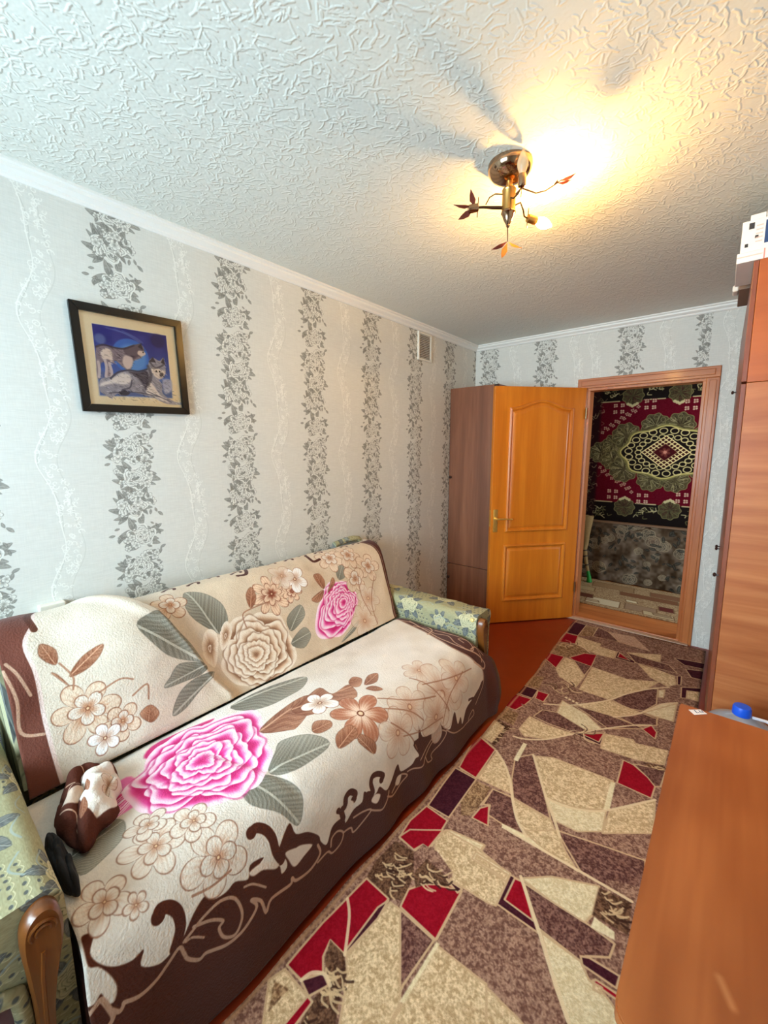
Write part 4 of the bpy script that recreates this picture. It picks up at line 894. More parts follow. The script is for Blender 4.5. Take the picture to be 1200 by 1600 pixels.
# top corner of the frame showing past the blanket
bm = bmesh.new(); bm_tube(bm, [(0.046, -1.98, 0.878), (0.046, -1.86, 0.893), (0.046, -1.79, 0.891), (0.046, -1.752, 0.882), (0.046, -1.738, 0.868)], 0.020, 10)
o = at_sofa(finish('back_roll', bm, M_UPH, None, True, 0.9)); uv_planar(o, lambda c, n: (c.y / 0.5, (c.z + c.x) / 0.5))
def armrest(yi, yo, ztop, name='armrest'):
    s = 1 if yo > yi else -1; w = abs(yo - yi); r = 0.045
    ol = [(0, 0.05), (0, 0.30), (0.0, ztop - 0.09)]
    ol += [(0.028 - 0.045 * math.cos(t) + 0.018, ztop - 0.045 + 0.045 * math.sin(t)) for t in np.linspace(0.0, PI / 2, 8)]
    ol += [(w - 0.028 + 0.045 * math.sin(t), ztop - 0.045 + 0.045 * math.cos(t)) for t in np.linspace(0, PI / 2 + 0.5, 8)]
    ol += [(w, ztop - 0.11), (w, 0.05)]
    x0, x1 = 0.08, 1.0; nx = 14; bm = bmesh.new(); rings = []
    for i in range(nx + 1):
        x = x0 + (x1 - x0) * i / nx
        rings.append([bm.verts.new((x, yi + s * a, b + (0.004 * math.sin(i * 1.9 + a * 40) if b > 0.3 else 0))) for a, b in ol])
    for r1, r2 in zip(rings, rings[1:]):
        for k in range(len(ol)): bm.faces.new((r1[k], r1[(k + 1) % len(ol)], r2[(k + 1) % len(ol)], r2[k]))
    bm.faces.new(rings[0]); bm.faces.new(rings[-1][::-1])
    o = at_sofa(finish(name, bm, M_UPH, None, True, 0.7))
    def f(c, n):
        a = abs(c.y - yi)
        return (c.x / 0.42, (a + c.z) / 0.42) if abs(n.z) > 0.5 else ((c.x / 0.42, (c.z if a < w / 2 else 2 * w - a + c.z) / 0.42) if abs(n.y) > 0.5 else (c.y / 0.42, c.z / 0.42))
    uv_planar(o, f)
    return o, s
def scroll_facing(arm, yi, s, ztop):
    k = ztop - 0.568
    pts = [(0.012, 0.50), (0.02, 0.45), (0.035, 0.38), (0.046, 0.29), (0.05, 0.06), (0.078, 0.06), (0.075, 0.32), (0.078, 0.42), (0.082, 0.50), (0.075, 0.545), (0.055, 0.567), (0.032, 0.568), (0.015, 0.545)]
    P2 = smooth_poly([(a, b + k) for a, b in pts], 4)
    bm = bmesh.new(); v0 = [bm.verts.new((1.002, yi + s * a, b)) for a, b in P2]; v1 = [bm.verts.new((1.03, yi + s * a, b)) for a, b in P2]
    c = P2.mean(0); v2 = [bm.verts.new((1.038, yi + s * (a + (0.046 - a) * 0.18), b + (0.42 - b) * 0.02)) for a, b in P2]
    n = len(P2)
    for r1, r2 in ((v0, v1), (v1, v2)):
        for i in range(n): bm.faces.new((r1[i], r1[(i + 1) % n], r2[(i + 1) % n], r2[i]))
    bm.faces.new(v0[::-1]); bm.faces.new(v2)
    for r in (0.022, 0.012):
        bm_tube(bm, [(1.038, yi + s * (0.046 + r * math.cos(t)), 0.525 + k + r * math.sin(t)) for t in np.linspace(-0.6, 3.6, 14)], [0.001 + 0.0035 * math.sin(PI * i / 13) for i in range(14)], 6)
    bm_tube(bm, [(1.036, yi + s * 0.062, 0.08), (1.037, yi + s * 0.061, 0.3), (1.037, yi + s * 0.056, 0.42 + k), (1.037, yi + s * 0.05, 0.48 + k)], 0.0045, 6)
    f = finish('carved_facing', bm, M_CARVED, arm, True, 0.8); f.matrix_parent_inverse = Matrix.Identity(4)
    return f
armn, s = armrest(-3.695, -3.95, 0.585); fc = scroll_facing(armn, -3.695, s, 0.575); tag(fc, 'carved brown wooden facing with a scroll top')
box('front_panel', 1.0, 1.012, -3.94, -3.785, 0.06, 0.40, M_MAUVE, armn, 0.004)
bm = bmesh.new(); bm_tube(bm, [(1.008, -3.782, 0.07), (1.01, -3.785, 0.36), (1.012, -3.79, 0.405), (1.012, -3.83, 0.425), (1.012, -3.94, 0.43)], 0.016, 8)
o = finish('welt', bm, M_UPH, armn, True, 0.9); uv_planar(o, lambda c, n: (c.y / 0.5, c.z / 0.5))
armf, s = armrest(-1.80, -1.63, 0.57); fc2 = scroll_facing(armf, -1.80, s, 0.55); tag(fc2, 'carved brown wooden facing with a scroll top')
lathe('button', [(0.012, 0), (0.010, 0.005), (0.004, 0.008)], plain('pale_yellow_button', (232, 208, 130), 0.4), armf, 14, axis_matrix((0.975, -1.7995, 0.545), (0, -1, 0.25)))
for y in (-3.6, -1.92):
    for x in (0.14, 0.92): at_sofa(lathe('foot', [(0.03, 0), (0.026, 0.05)], M_CARVED, None, 14, Matrix.Translation((x, y, 0))))

# ================================================================== the two throws on the sofa
BRN, CRM, PAPER = C(78, 34, 17), C(190, 152, 128), C(222, 210, 196)
PAL = {'pink': (C(196, 26, 104), C(228, 84, 156), C(252, 222, 236)), 'beige': (C(140, 98, 72), C(206, 172, 142), C(240, 226, 208))}
FL = {'white': (C(206, 170, 146), C(248, 244, 240), C(128, 72, 50)), 'brown': (C(240, 214, 192), C(176, 112, 82), C(124, 66, 44)), 'faint': (C(196, 150, 122), C(222, 204, 186), C(158, 104, 78)),
      'faint2': (C(196, 152, 124), C(232, 219, 204), C(132, 84, 62)), 'dark': (C(128, 58, 38), C(236, 206, 176), C(112, 54, 36)), 'line': (C(186, 132, 98), C(226, 204, 180), C(124, 70, 46))}
def paint_throw(cv, art, seed):
    h, w = cv.h, cv.w
    cv.a += ((vnoise(h, w, 40, seed) - 0.5) * 0.045 + (vnoise(h, w, 5, seed + 1) - 0.5) * 0.03)[..., None]
    def do(op):
        k, pts = op[0], op[1]
        if k == 'border': 
            B = smooth_poly(pts, 4, False); U, V = cv.u1, cv.v1
            cv.poly(list(map(tuple, B)) + [(B[-1][0] + 0.03, B[-1][1] - .02), (U + .1, B[-1][1] - .05), (U + .1, V + .1), (cv.u0 - .1, V + .1), (cv.u0 - .1, B[0][1])], BRN)
        elif k == 'pale': cv.poly(pts, C(240, 234, 228), 0.5, 30, 4)
        elif k == 'leaf': cv.leaf(pts, C(104, 99, 86), C(188, 182, 166), 4, 11)
        elif k == 'leafb': cv.leaf(pts, C(128, 74, 50), C(206, 156, 124), 4, 5)
        elif k == 'rose': c = pts[0]; cv.rose(c, pts[1:], *PAL[op[2]], seed=seed + len(pts), layers=8 if op[2] == 'pink' else 7)
        elif k == 'deep': cv.poly(pts, C(200, 36, 104), 0.95, 3, 4)
        elif k == 'petal': cv.rose(tuple(np.mean(pts, 0)), pts, *PAL[op[2]], seed=2, layers=2)
        elif k == 'fan':
            r = cv.poly(pts, C(230, 110, 170), 0.95, 3, 4)
            P = np.array(pts); a = (P[0] + P[-1]) / 2; b = (P[2] + P[3]) / 2; d = (b - a); n = np.array([-d[1], d[0]]); rg = random.Random(1)
            for i in range(60):
                o = rg.uniform(-0.32, 0.32); t0, t1 = sorted((rg.random(), rg.random())); c = C(250, 222, 236) if rg.random() < t1 * 0.8 else C(212, 40, 120)
                cv.stroke([a + d * t0 + n * o * (0.6 + .4 * t0), a + d * t1 + n * o * (0.6 + .4 * t1)], 0.0035, c, 0.8, 0)
        elif k == 'fl':
            c, e = pts; r = math.hypot(e[0] - c[0], e[1] - c[1]); cv.flower(c, r, op[2], *FL[op[3]], seed=int(abs(c[0]) * 997) % 100, ctr=C(236, 206, 170), alpha=0.75 if op[3] == 'faint' else 1.0)
            if op[3] in ('faint2', 'line', 'dark') and r > 0.045:
                cv.flower((c[0] + r * .06, c[1] + r * .04), r * 0.55, op[2] - 1, FL[op[3]][0], PAPER * 1.02 if op[3] != 'dark' else FL[op[3]][1], FL[op[3]][2], seed=int(abs(c[1]) * 991) % 100 + 5, ctr=C(226, 190, 150))
        elif k == 'stb': cv.stroke(pts, op[2], C(158, 108, 82), 0.8)
        elif k == 'cur':
            cv.stroke(pts, op[2], BRN, 1.0); cv.dot(pts[0], op[2] * 0.62, BRN)
        elif k == 'crm': cv.stroke(pts, op[2], CRM, 0.95)
        elif k == 'crmf': cv.poly(pts, C(226, 208, 192), 1, 1.5, 4)
        elif k == 'band': cv.poly(pts, BRN, 1, 2)
    return do
LS = 1.06
def paint_seat():
    cv = Canvas(-3.76, -0.06, -1.62, 1.10, 760, PAPER); do = paint_throw(cv, SEAT_ART, 20)
    for op in SEAT_ART:
        if op[0] not in ('band',): do(op)
    # right-hand border
    ed = [(-1.85, -0.06), (-1.885, 0.08), (-1.905, 0.2), (-1.918, 0.3), (-1.942, 0.386), (-1.978, 0.487), (-2.0, 0.567), (-1.99, 0.627), (-1.955, 0.678), (-1.928, 0.72), (-1.885, 0.77), (-1.895, 0.85), (-1.99, 0.92)]
    cv.poly([tuple(p) for p in smooth_poly(ed, 4, False)] + [(-1.5, 0.95), (-1.5, -0.06)], BRN, 1, 2)
    for op in SEAT_ART:
        if op[0] == 'crm' and min(p[0] for p in op[1]) > -2.0: do(op)
    cv.stroke([(p[0] + 0.004, p[1]) for p in ed], 0.006, CRM, 0.9)
    for a in (((-1.90, .26), (-1.89, .34), (-1.915, .42), (-1.90, .50), (-1.94, .57), (-1.93, .64), (-1.885, .66), (-1.865, .60), (-1.89, .56), (-1.90, .60)), ((-1.88, .40), (-1.875, .50), (-1.86, .60), (-1.845, .68), (-1.865, .74)), ((-1.89, .16), (-1.875, .24), (-1.895, .30))): cv.stroke(a, 0.007, CRM, 0.9)
    rg = random.Random(4)                                       # leafy curls along the front border
    return cv
def paint_back():
    cv = Canvas(-3.76, -0.06, -1.58, 0.86, 760, C(214, 192, 166)); do = paint_throw(cv, BACK_ART, 40)
    U = (np.arange(cv.w) + .5) / cv.ppm + cv.u0
    m = (1 - sm(-3.2, -2.9, U))[None, :, None]; cv.a = cv.a * (1 - m) + (cv.a + C(2, 10, 18)) * m  # cool daylight on the near end, tinted into the cloth colour
    for op in BACK_ART: do(op)
    rg = random.Random(7)
    for i in range(12):
        y = -3.1 + i * 0.11; s0 = 0.60 + rg.uniform(-0.02, 0.02); do(('cur', [(y, s0), (y + .03, s0 + .015), (y + .05, s0 + .005), (y + .045, s0 - .012)], .014))
    L = [(-3.55, 0.60), (-3.57, 0.52), (-3.605, 0.46), (-3.595, 0.36), (-3.60, 0.22), (-3.598, 0.12), (-3.59, 0.0), (-3.57, -0.06)]
    cv.poly([(-3.9, 0.62)] + [tuple(p) for p in smooth_poly(L, 4, False)] + [(-3.9, -0.06)], C(108, 62, 50), 1, 2)
    cv.stroke(L, 0.011, C(228, 204, 196), 0.95); cv.stroke([(-3.66, 0.42), (-3.64, 0.38), (-3.62, 0.30)], 0.009, CRM); cv.stroke([(-3.67, 0.40), (-3.655, 0.3), (-3.66, 0.2), (-3.61, 0.17)], 0.009, CRM)
    cv.stroke([(-3.545, 0.61), (-3.575, 0.56), (-3.57, 0.50)], 0.02, BRN, 0.9)
    R = [(-1.86, -0.06), (-1.862, 0.03), (-1.83, 0.14), (-1.805, 0.28), (-1.775, 0.42), (-1.79, 0.52), (-1.83, 0.58)]
    cv.poly([tuple(p) for p in smooth_poly(R, 4, False)] + [(-1.5, 0.62), (-1.5, -0.06)], BRN, 1, 2); cv.stroke([(a + .012, b) for a, b in R], 0.005, CRM, 0.7)
    cv.poly([(-3.8, 0.645), (-1.5, 0.645), (-1.5, 0.9), (-3.8, 0.9)], BRN, 1, 2)
    return cv
SEATCV, BACKCV = paint_seat(), paint_back()
M_SEAT = painted('seat_throw_plush', SEATCV, 0.95, 0.0008, fine=0.0022, fine_scale=170, spec=0.1, sheen=0.15)
M_BACK = painted('back_throw_plush', BACKCV, 0.95, 0.0008, fine=0.0022, fine_scale=170, spec=0.1, sheen=0.15)
nu, nv = 260, 150
ya = np.linspace(-3.69, -1.70, nu)[:, None].repeat(nv, 1); s_ = np.linspace(-0.03, LS, nv)[None, :].repeat(nu, 0)
q = profile(SEAT_P, s_); nn = profile_normal(SEAT_P, s_); sg = np.where((nn @ np.array([0.6, 0.8]))[..., None] < 0, -1, 1); nn = nn * sg
w1 = (vnoise(nu, nv, 26, 3) - 0.5) * 0.010 + (vnoise(nu, nv, 11, 5) - 0.5) * 0.005
crease = 0.008 * np.exp(-((ya + 3.18 - 0.35 * (s_ - 0.45)) / 0.02) ** 2) * sm(0.25, 0.4, s_) * (1 - sm(0.6, 0.75, s_))
hang = sm(0.72, 1.0, s_) * 0.007 * np.sin(ya * 17 + 2 * np.sin(ya * 5)); sag = -0.012 * np.exp(-((s_ - .3) / .18) ** 2) * (0.5 + 0.5 * np.sin(ya * 5 + 1))
d = w1 - crease + hang + sag
X = q[..., 0] + nn[..., 0] * d; Z = q[..., 1] + nn[..., 1] * d
e = np.maximum(0, ya + 1.865); fr = sm(0.60, 0.80, s_); ft = e / 0.165
Yt = -1.865 + 0.05 * np.sin(np.minimum(ft, 1) * PI / 2); Zt = Z - 0.065 * (1 - np.cos(np.minimum(ft, 1) * PI / 2)) - 0.02 * ft
Yf = -1.865 + e * 0.80; Xf = X - 1.2 * e ** 2 + 0.045 * sm(0.0, 0.10, e) * sm(0.70, 0.9, s_) * (1 - 0.5 * sm(0.95, 1.06, s_))
on = ya > -1.865
Y = np.where(on, Yt * (1 - fr) + Yf * fr, ya); Z = np.where(on, Zt * (1 - fr) + Z * fr, Z); X = np.where(on, X * (1 - fr) + Xf * fr, X)
Y = Y + 0.004 * np.sin(s_ * 22) * (1 - sm(-3.69, -3.6, ya))
Z = np.maximum(Z, 0.014)
thr = thicken(surface('throw_blanket', np.stack([X, Y, Z], -1), M_SEAT, None, SEATCV.uv(ya, s_)), 0.006)
tag(thr, 'cream plush throw with a big pink rose spread over the sofa seat', 'blanket', 'floral throws on the sofa')
nu, nv = 270, 110
a = np.linspace(0, 1.0, nu)[:, None].repeat(nv, 1); s_ = np.linspace(0.004, 0.640, nv)[None, :].repeat(nu, 0)
ye = -1.84 + 0.10 * np.clip(s_ / 0.41, 0, 1.15); ya = -3.672 + (ye + 3.672) * np.minimum(a / 0.965, 1)
q = profile(BACK_P, s_); nn = profile_normal(BACK_P, s_); sg = np.where((nn @ np.array([0.8, 0.6]))[..., None] < 0, -1, 1); sg = np.where(s_[..., None] > 0.66, np.where(nn[..., 0:1] > 0, -1, 1), sg); nn = nn * sg
yr = np.interp(s_, [0.03, 0.108, 0.273, 0.458, 0.53, 0.62, 0.74], [-2.977, -3.024, -3.086, -3.164, -3.25, -3.36, -3.5])
left = sm(0.0, 0.035, yr - ya)
bul = 0.030 * left + 0.045 * left * np.exp(-((ya + 3.30) / 0.22) ** 2) * np.exp(-((s_ - 0.28) / 0.22) ** 2)
rdg = 0.012 * np.exp(-((yr - ya - 0.018) / 0.02) ** 2)
w1 = (vnoise(nu, nv, 24, 8) - 0.5) * 0.012 + (vnoise(nu, nv, 10, 9) - 0.5) * 0.005 + 0.012 * np.sin(ya * 9 + s_ * 14) * (1 - sm(-2.3, -2.0, ya)) * 0.4
w1 = w1 + 0.010 * (1 - sm(-3.66, -3.58, ya)) * np.sin(s_ * 26)
fold2 = 0.012 * np.exp(-((ya + 3.28 + (s_ - .5) * 1.1) / 0.03) ** 2) * sm(0.3, 0.45, s_)
d = (bul + rdg + w1 + fold2) * sm(-0.06, 0.03, s_) * (1 - 0.7 * sm(0.6, 0.7, s_)) * (1 - sm(0.93, 0.97, a))
turn = np.maximum(0, a - 0.965) / 0.035
X = q[..., 0] + nn[..., 0] * d; Z = q[..., 1] + nn[..., 1] * d; Y = ya
X = np.maximum(X - turn * 0.13 * (0.6 + 0.4 * (1 - s_)), 0.012); Y = Y + 0.012 * np.sin(np.minimum(turn, 1) * PI / 2); Z = Z - 0.012 * turn
bth = thicken(surface('throw_blanket', np.stack([X, Y, Z], -1), M_BACK, None, BACKCV.uv(ya + turn * 0.04, s_)), 0.006)
tag(bth, 'matching throw with a beige rose and a small pink rose draped over the sofa backrest', 'blanket', 'floral throws on the sofa')
def paint_bundle():
    cv = Canvas(0, 0, 1, 1, 400, C(88, 48, 38))
    cv.poly([(.22, .55), (.32, .42), (.55, .38), (.80, .5), (.92, .72), (.8, 1.02), (.3, 1.02), (.16, .8)], C(226, 214, 202), 1, 3, 4)
    cv.poly([(.45, .38), (.52, .2), (.62, .12), (.66, .3), (.58, .4)], C(206, 182, 164), 1, 3, 4)
    cv.leaf([(.40, .5), (.5, .56), (.62, .52), (.52, .46)], C(128, 74, 52), C(186, 138, 112), 3, 5); cv.leaf([(.66, .46), (.78, .5), (.86, .4), (.74, .38)], C(128, 74, 52), C(186, 138, 112), 3, 5)
    for a in ([(.1, .3), (.25, .42), (.4, .3)], [(.3, .1), (.35, .25), (.5, .22)], [(.7, .1), (.75, .3), (.9, .28)]): cv.stroke(a, .018, C(196, 162, 142))
    cv.flower((.55, .82), .13, 5, C(176, 126, 98), C(222, 206, 190), C(130, 82, 60), 3)
    return cv
M_BUNDLE = painted('crumpled_throw_plush', paint_bundle(), 0.95, fine=0.002, fine_scale=170, spec=0.1)
def heap(name, cx, cy, rx, ry, h, z0, seed, mat, ang=0.0, nu=110, nv=80, folds=3.5):
    u = np.linspace(-1, 1, nu)[:, None].repeat(nv, 1); v = np.linspace(-1, 1, nv)[None, :].repeat(nu, 0)
    n1, n2, n3 = vnoise(nu, nv, 17, seed) - .5, vnoise(nu, nv, 30, seed + 1) - .5, vnoise(nu, nv, 7, seed + 2) - .5
    q = u * np.sqrt(1 - v * v / 2); w = v * np.sqrt(1 - u * u / 2); r2 = np.clip(q * q + w * w, 0, 1)     # square grid onto a disc
    k = 1 + 0.30 * n2; dome = np.sqrt(np.clip(1 - r2 ** 1.15, 0, 1))
    rid = np.abs(np.sin((u * 0.25 + v * 1.1 + n2 * 1.5 + 0.35 * np.sin(u * 2.2)) * folds)) ** 0.7
    z = h * dome * (0.50 + 0.50 * rid + 0.45 * n1 + 0.05 * n3) + 0.002
    x, y = q * rx * (1 + 0.42 * n2 + 0.03 * n3), w * ry * (1 + 0.42 * n1 + 0.03 * n3); ca, sa = math.cos(ang), math.sin(ang)
    return thicken(surface(name, np.stack([cx + x * ca - y * sa, cy + x * sa + y * ca, z0 + np.maximum(z, 0.002)], -1), mat, None, np.stack([(u + 1) / 2, (v + 1) / 2], -1)), 0.003, 1.0)
tag(heap('throw_blanket', 0.662, -3.564, 0.162, 0.074, 0.068, 0.466, 31, M_BUNDLE, -0.25, folds=3.4), 'brown and cream throw bunched in a heap on the near sofa seat', 'blanket', 'floral throws on the sofa')
tag(heap('dark_cloth', 0.825, -3.670, 0.11, 0.018, 0.055, 0.462, 44, plain('black_cloth', (16, 14, 17), 0.9, noise=0.2), 0.02, folds=3), 'black cloth pushed down between the near armrest and the sofa seat', 'cloth')

# ================================================================== cupboard in the corner behind the door
M_CUP = wood('brown_laminate', (104, 62, 40), (146, 94, 66), 'z', 0.6, 0.45, c3=(124, 76, 52))
M_DARK = plain('dark_brown', (46, 26, 18), 0.6)
M_KNOB = plain('dark_knob', (52, 26, 18), 0.35, coat=0.3)
cup = tag(empty('corner_cupboard', (0.22, -0.25, 0)), 'tall narrow brown laminate cupboard in the corner behind the open orange door', 'cupboard')
def cpart(name, *a, mat=M_CUP, bev=0.002):
    o = box(name, *a, mat, cup, bev); o.matrix_parent_inverse = Matrix.Translation((-0.22, 0.25, 0)); return o
cpart('body', 0.012, 0.46, -0.458, -0.03, 0.05, 2.045)
cpart('plinth', 0.02, 0.43, -0.445, -0.04, 0.0, 0.05, mat=M_DARK)
ud = cpart('upper_door', 0.008, 0.428, -0.477, -0.460, 0.436, 2.042); ld = cpart('lower_door', 0.008, 0.428, -0.477, -0.460, 0.055, 0.428)
for dr, z in ((ud, 1.25), (ld, 0.30)):
    k = lathe('knob', [(0.006, 0), (0.005, 0.012), (0.012, 0.016), (0.013, 0.022), (0.007, 0.027)], M_KNOB, dr, 16, axis_matrix((0.032, -0.4765, z), (0, -1, 0)))
cpart('gap_shade_strip', 0.4285, 0.461, -0.476, -0.459, 0.055, 2.042, mat=M_DARK, bev=0.001)  # stands in for the dark gap beside the door, shade given as colour

# ================================================================== wardrobe with its top cabinet on the right
M_WSIDE = wood('tan_laminate_side', (160, 88, 46), (188, 118, 70), 'x', 0.55, 0.4, wav=2.2, c3=(174, 102, 57))
M_WSIDE2 = wood('lamp_warmed_laminate_side', (160, 78, 28), (180, 94, 40), 'x', 0.5, 0.38, wav=0.8)  # warm light of the ceiling lamp put into the upper box's laminate colour
M_WDOOR = wood('red_brown_laminate_door', (112, 52, 30), (140, 74, 46), 'z', 0.6, 0.38, 0.1)
WR = Matrix.Translation((2.030, -0.02, 0)) @ Matrix.Rotation(0.018, 4, 'Z') @ Matrix.Rotation(-0.010, 4, 'Y')
def wplace(name, label, cat, lift=0.0):
    e = tag(empty(name), label, cat); e.matrix_world = WR @ Matrix.Translation((0, 0, lift)); return e
ward = wplace('wardrobe', 'tall tan laminate wardrobe with red-brown doors beside the doorway wall', 'wardrobe', 0.006)
YN = -1.60
box('side_panel', 0.0, 0.575, YN, YN + 0.018, 0.0, 1.752, M_WSIDE, ward, 0.0015); box('side_panel', 0.0, 0.575, -0.018, 0.0, 0.0, 1.752, M_WSIDE, ward, 0.0015)
box('back_panel', 0.569, 0.575, YN + 0.018, -0.018, 0.02, 1.74, M_WDOOR, ward, 0); box('top_panel', 0.0, 0.569, YN + 0.018, -0.018, 1.734, 1.752, M_WSIDE, ward, 0.001); box('plinth', 0.03, 0.569, YN + 0.018, -0.018, 0.0, 0.06, M_DARK, ward, 0)
top = wplace('wardrobe_top_cabinet', 'cabinet box standing on top of the tan wardrobe, its orange-brown deepened for lamp light', 'cabinet', 1.760)
box('side_panel', 0.0, 0.575, YN, YN + 0.018, 0.0, 0.452, M_WSIDE2, top, 0.0015); box('side_panel', 0.0, 0.575, -0.018, 0.0, 0.0, 0.452, M_WSIDE2, top, 0.0015)
box('back_panel', 0.569, 0.575, YN + 0.018, -0.018, 0.02, 0.44, M_WDOOR, top, 0); box('top_panel', 0.0, 0.569, YN + 0.018, -0.018, 0.434, 0.452, M_WSIDE2, top, 0.001); box('bottom_panel', 0.0, 0.569, YN + 0.018, -0.018, 0.0, 0.018, M_WSIDE2, top, 0.001)
for base, z0, z1, zk in ((ward, 0.065, 1.749, 0.86), (top, 0.004, 0.449, 0.08)):
    for i in range(4):
        y0 = YN + 0.002 + i * 0.4; d = box('door', -0.017, -0.001, y0, y0 + 0.396, z0, z1, M_WDOOR, base, 0.0015)
        yk = y0 + (0.36 if i % 2 == 0 else 0.04)
        if (base is top and i != 2) or (base is ward and i == 0): continue
        lathe('knob', [(0.005, 0), (0.004, 0.010), (0.010, 0.014), (0.011, 0.02), (0.005, 0.025)], M_KNOB, d, 14, axis_matrix((-0.017, yk, zk), (-1, 0, 0)))
# cartons on top
def carton(name, label, dims, M, group=None, mat=None):
    e = tag(empty(name), label, 'box', group); e.matrix_world = WR @ Matrix.Translation((dims[0], dims[2], M)); return e
M_CARD = plain('white_printed_card', (236, 230, 222), 0.55, noise=0.03); M_INK = plain('dark_print', (48, 44, 44), 0.6); M_BLUE = plain('blue_print', (36, 66, 112), 0.5); M_PINKP = plain('pale_pink_print', (222, 190, 182), 0.6)
ZT = 1.760 + 0.452 + 0.0015
def ink(name, par, x0, x1, z0, z1, y, mat=M_INK): return box(name, x0, x1, y - 0.0012, y + 0.0002, z0, z1, mat, par, 0.0)
e = carton('thin_carton', 'thin white carton with small black print under the blue and white carton', (-0.07, 0, YN + 0.005), ZT)
box('carton_body', 0, 0.36, 0, 0.30, 0, 0.036, M_CARD, e, 0.002); ink('stripe', e, 0.0, 0.075, 0.018, 0.022, 0.0, M_PINKP)
ink('stripe', e, 0.078, 0.082, 0.0, 0.036, 0.0, plain('pink_tape', (214, 140, 130), 0.5))
bm = bmesh.new()
for cx, cz, r in ((0.118, 0.019, 0.011), (0.16, 0.02, 0.010)):
    bm_tube(bm, [(cx + r * 1.1 * math.cos(t), -0.0008, cz + r * 0.8 * math.sin(t)) for t in np.linspace(0, 6.28, 16)], 0.0032, 5, False)
finish('printed_letters', bm, M_INK, e)
e = carton('printed_carton', 'white carton with a blue panel and black marks on top of the wardrobe', (-0.062, 0, YN + 0.012), ZT + 0.0375)
box('carton_body', 0, 0.36, 0, 0.28, 0, 0.112, M_CARD, e, 0.002); ink('blue_panel', e, 0.068, 0.34, 0.02, 0.10, 0.0, M_BLUE)
ink('printed_mark', e, 0.020, 0.036, 0.080, 0.102, 0.0); ink('printed_mark', e, 0.040, 0.050, 0.044, 0.054, 0.0); ink('printed_mark', e, 0.012, 0.022, 0.018, 0.030, 0.0)
for i in range(5): ink('printed_lines', e, 0.042, 0.062, 0.03 + i * 0.014, 0.034 + i * 0.014, 0.0, M_PINKP)
e = carton('flat_carton', 'flat grey-white carton lying topmost in the pile on the wardrobe', (-0.04, 0, YN + 0.03), ZT + 0.151)
box('carton_body', 0, 0.045, 0, 0.25, 0, 0.024, M_CARD, e, 0.002); box('carton_flap', 0.047, 0.34, 0.0, 0.25, 0, 0.03, plain('grey_card', (196, 196, 194), 0.6), e, 0.002); ink('printed_band', e, 0.06, 0.30, 0.004, 0.014, 0.0, M_BLUE)
e = carton('brown_carton', 'grey-brown carton behind the white ones, jutting past the wardrobe front', (-0.055, 0, -1.24), ZT)
box('carton_body', 0, 0.34, 0, 0.30, 0.0, 0.112, plain('grey_brown_card', (134, 112, 96), 0.7), e, 0.003); box('lid', -0.004, 0.344, -0.004, 0.304, 0.113, 0.142, plain('dark_brown_card', (92, 74, 64), 0.7), e, 0.002)
o = box('packing_paper', -0.022, 0.0, 0.02, 0.10, 0.002, 0.03, plain('white_paper', (226, 222, 214), 0.8), e, 0.006)

# ================================================================== table, sticker, water bottle
def paint_table():
    cv = Canvas(1.95, -3.33, 2.65, -2.36, 700, C(152, 82, 40)); h, w = cv.h, cv.w
    cv.a += ((vnoise(h, w, (220, 26), 1) - 0.5) * 0.09 + (vnoise(h, w, (90, 5), 2) - 0.5) * 0.035 + (vnoise(h, w, 60, 7) - 0.5) * 0.05)[..., None] * np.array([1, .85, .6], np.float32)
    for pts, al in (([(2.165, -3.01), (2.20, -3.03), (2.235, -3.075)], .5), ([(2.17, -3.03), (2.19, -3.05), (2.24, -3.06)], .35), ([(2.20, -3.05), (2.25, -3.07)], .4), ([(2.085, -3.155), (2.10, -3.185)], .5), ([(2.24, -2.78), (2.245, -2.785)], .6), ([(2.16, -2.90), (2.165, -2.905)], .4)):
        cv.stroke(pts, 0.009, C(200, 140, 94), al, soft=5)
    return cv
TCV = paint_table(); M_TABLE = painted('table_laminate', TCV, 0.33, spec=0.45)
M_TEDGE = wood('table_edge_laminate', (140, 76, 38), (160, 92, 48), 'y', 0.6, 0.4)
tab = tag(empty('table', (2.3, -2.85, 0)), 'orange-brown laminate table in the near right corner with a small sticker on it', 'table')
def tpart(o): o.parent = tab; o.matrix_parent_inverse = Matrix.Translation((-2.3, 2.85, 0)); return o
x0, x1, y0, y1, r = 1.975, 2.64, -3.302, -2.392, 0.028
ol = []
for cx, cy, a0 in ((x1 - r, y1 - r, 0), (x0 + r, y1 - r, PI / 2), (x0 + r, y0 + r, PI), (x1 - r, y0 + r, 1.5 * PI)):
    rr = r if cy < -3 else 0.006; ccx = cx + (r - rr) * (1 if cx > 2.3 else -1); ccy = cy + (r - rr) * (1 if cy > -3 else -1)
    for k in range(6): t = a0 + k / 5 * PI / 2; ol.append((ccx + rr * math.cos(t), ccy + rr * math.sin(t)))
o = tpart(prism('tabletop', ol, 0.022, M_TABLE, None, Matrix.Translation((0, 0, 0.728)), 0.0025)); uv_planar(o, lambda c, n: ((c.x - TCV.u0) / (TCV.u1 - TCV.u0), (c.y - TCV.v0) / (TCV.v1 - TCV.v0)))
for a, b in ((-3.26, -3.242), (-2.452, -2.434)): tpart(box('side_panel', 2.03, 2.60, a, b, 0.011, 0.728, M_TEDGE, None, 0.002))
tpart(box('back_panel', 2.582, 2.60, -3.242, -2.452, 0.30, 0.728, M_TEDGE, None, 0.002)); tpart(box('apron', 2.05, 2.066, -3.242, -2.452, 0.63, 0.728, M_TEDGE, None, 0.002))
